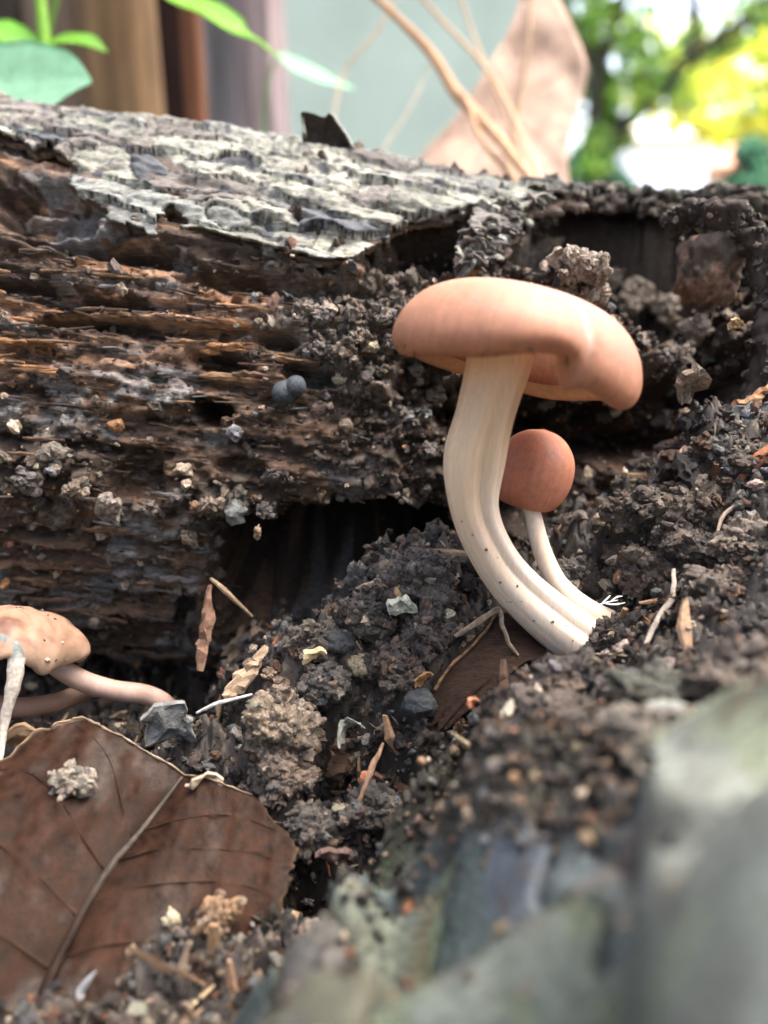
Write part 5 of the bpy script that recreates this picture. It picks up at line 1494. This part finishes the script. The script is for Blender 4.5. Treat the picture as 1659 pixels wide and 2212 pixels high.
GRN = [(.13, .28, .05), (.22, .38, .07), (.10, .20, .06), (.30, .44, .09)]
YEL = [(.42, .50, .05), (.58, .58, .07), (.34, .48, .05), (.62, .52, .09), (.46, .56, .12)]
tree('dark limbed green tree beyond the dry leaf at the upper right, plus added unseen shading leaves', P(1290, 585, 520),
     [('trunk', [(1285, 600, 520), (1283, 420, 520), (1290, 310, 520)], [11, 10, 9]), ('limb', [(1288, 330, 520), (1283, 250, 520), (1292, 150, 520), (1330, 50, 520), (1380, -120, 520), (1400, -300, 520)], [6, 5, 5, 4, 3.5, 3]),
      ('limb', [(1290, 325, 520), (1345, 270, 515), (1420, 205, 505), (1475, 140, 500), (1560, 80, 495), (1700, -20, 490)], [6.5, 5.5, 5, 5, 4, 3]), ('limb', [(1292, 150, 520), (1240, 60, 530), (1200, -60, 540)], [5, 4, 3]), ('limb', [(1400, -300, 520), (1350, -900, 480), (1200, -1800, 360)], [4, 4, 3]), ('limb', [(1475, 140, 500), (1500, 40, 505), (1480, -120, 510)], [4.5, 4, 3])],
     [(1260, 60, 70, 110, 530, 230), (1300, 220, 45, 90, 530, 260), (1255, 200, 40, 90, 545, 90), (1330, 40, 90, 60, 520, 90), (1330, 290, 50, 40, 530, 110), (1285, 330, 40, 70, 505, 170), (1450, 110, 140, 120, 515, 130), (1370, 180, 60, 90, 505, 90), (1450, -90, 260, 90, 510, 420), (1640, 20, 90, 90, 500, 130), (1400, 120, 110, 90, 520, 40), (1560, 60, 90, 70, 510, 60),
      (1250, -150, 220, 150, 530, 700), (1700, -200, 300, 200, 500, 1200), (1420, 190, 60, 50, 510, 90), (1360, 90, 60, 50, 520, 70)], GRN, 31, 5.5, shade_leaves=5200)
tree('yellow green sunlit tree at the right edge behind the dark limbs', P(1800, 575, 820),
     [('trunk', [(1800, 600, 820), (1790, 350, 820), (1760, 150, 820)], [16, 14, 12]), ('limb', [(1765, 200, 820), (1660, 180, 815), (1540, 190, 810), (1470, 220, 800)], [9, 7, 5, 3]), ('limb', [(1770, 170, 820), (1680, 80, 815), (1600, 30, 810)], [9, 7, 4])],
     [(1570, 220, 120, 80, 800, 250), (1480, 130, 150, 110, 830, 200), (1400, 220, 80, 60, 820, 90), (1480, 250, 60, 45, 800, 100), (1640, 130, 80, 80, 800, 170), (1660, 250, 60, 60, 800, 150), (1500, 180, 60, 50, 800, 180), (1560, 290, 70, 30, 800, 150), (1540, 120, 60, 60, 810, 130), (1800, 100, 160, 200, 820, 1500), (1640, 300, 50, 30, 800, 160)], YEL, 33, 7.5)
tree('low dark bluish green bush at the foot of the dark limbed tree', P(1290, 580, 620), [('trunk', [(1290, 590, 620), (1290, 480, 620), (1285, 400, 620)], [4, 3, 2])],
     [(1275, 380, 55, 60, 620, 900), (1330, 420, 40, 50, 620, 500), (1250, 460, 80, 80, 620, 900), (1620, 400, 60, 40, 700, 350), (1630, 340, 50, 40, 700, 200)], [(.035, .10, .06), (.05, .13, .08)], 35, 8, None)

# house: white gabled wing with a tiled roof
hs = thing('house', 'white house with an orange tiled roof far behind the log at the right', 'house', P(1500, 565, 1900))
z0 = -2.6
hA = P(1352, 300, 1900); hB = P(1535, 300, 1900)
V, F = box(hA[0], hB[0], hA[1], hA[1] + 400, z0, hA[2])
part('front_wall', V, F, M_plain, hs, (.82, .83, .86), False)
hC = P(1535, 352, 1960); hD = P(1900, 352, 1960)
V, F = box(hC[0] + 2, hD[0], hC[1] + 60, hC[1] + 460, z0, hC[2])
part('side_wall', V, F, M_plain, hs, (.70, .70, .68), False)
e0 = P(1528, 355, 1930); e1 = P(1920, 355, 1930); rg = P(1528, 285, 2180)
V = np.array([(e0[0], e0[1], e0[2]), (e1[0], e0[1], e0[2]), (e1[0], rg[1], rg[2]), (e0[0], rg[1], rg[2]), (e0[0], e0[1], e0[2] - 14), (e1[0], e0[1], e0[2] - 14), (e1[0], rg[1] + 260, e0[2] - 14), (e0[0], rg[1] + 260, e0[2] - 14)])
F = [np.array([[0, 1, 2, 3], [0, 4, 5, 1], [4, 7, 6, 5], [3, 2, 6, 7]]), np.array([[0, 3, 4], [3, 7, 4], [1, 5, 2], [2, 5, 6]])]
part('roof', V, F, M_plain, hs, (.46, .20, .13), False)
r0_ = P(1320, 300, 1890); r1_ = P(1545, 300, 1890); top_ = P(1430, 262, 2000)
V = np.array([(r0_[0], r0_[1] - 30, r0_[2] + 2), (r1_[0], r0_[1] - 30, r0_[2] + 2), (r1_[0], r0_[1] + 440, r0_[2] + 2), (r0_[0], r0_[1] + 440, r0_[2] + 2), (r0_[0] + 60, r0_[1] + 200, top_[2]), (r1_[0] - 60, r0_[1] + 200, top_[2])])
part('roof', V, [np.array([[0, 1, 5, 4], [2, 3, 4, 5], [0, 3, 2, 1]]), np.array([[1, 2, 5], [3, 0, 4]])], M_plain, hs, (.62, .52, .45), False)
for (ua, ub, va, vb) in [(1395, 1425, 345, 420), (1465, 1500, 345, 420)]:
    a_ = P(ua, va, 1898); b_ = P(ub, vb, 1898)
    V, F = box(a_[0], b_[0], hA[1] - 3, hA[1] - .5, b_[2], a_[2])
    w_ = part('window', V, F, M_plain, hs, (.66, .70, .78), False)
fence = thing('boundary_wall', 'pale low boundary wall left of the white house', 'wall', P(1310, 565, 1500))
a_ = P(1230, 350, 1500); b_ = P(1352, 350, 1500)
V, F = box(a_[0], b_[0], a_[1], a_[1] + 20, z0, a_[2]); part('wall_face', V, F, M_plain, fence, (.42, .48, .56), False)
V, F = box(a_[0] - 4, b_[0] + 4, a_[1] - 4, a_[1] + 24, a_[2] + .2, a_[2] + 12); part('coping', V, F, M_plain, fence, (.45, .5, .55), False)
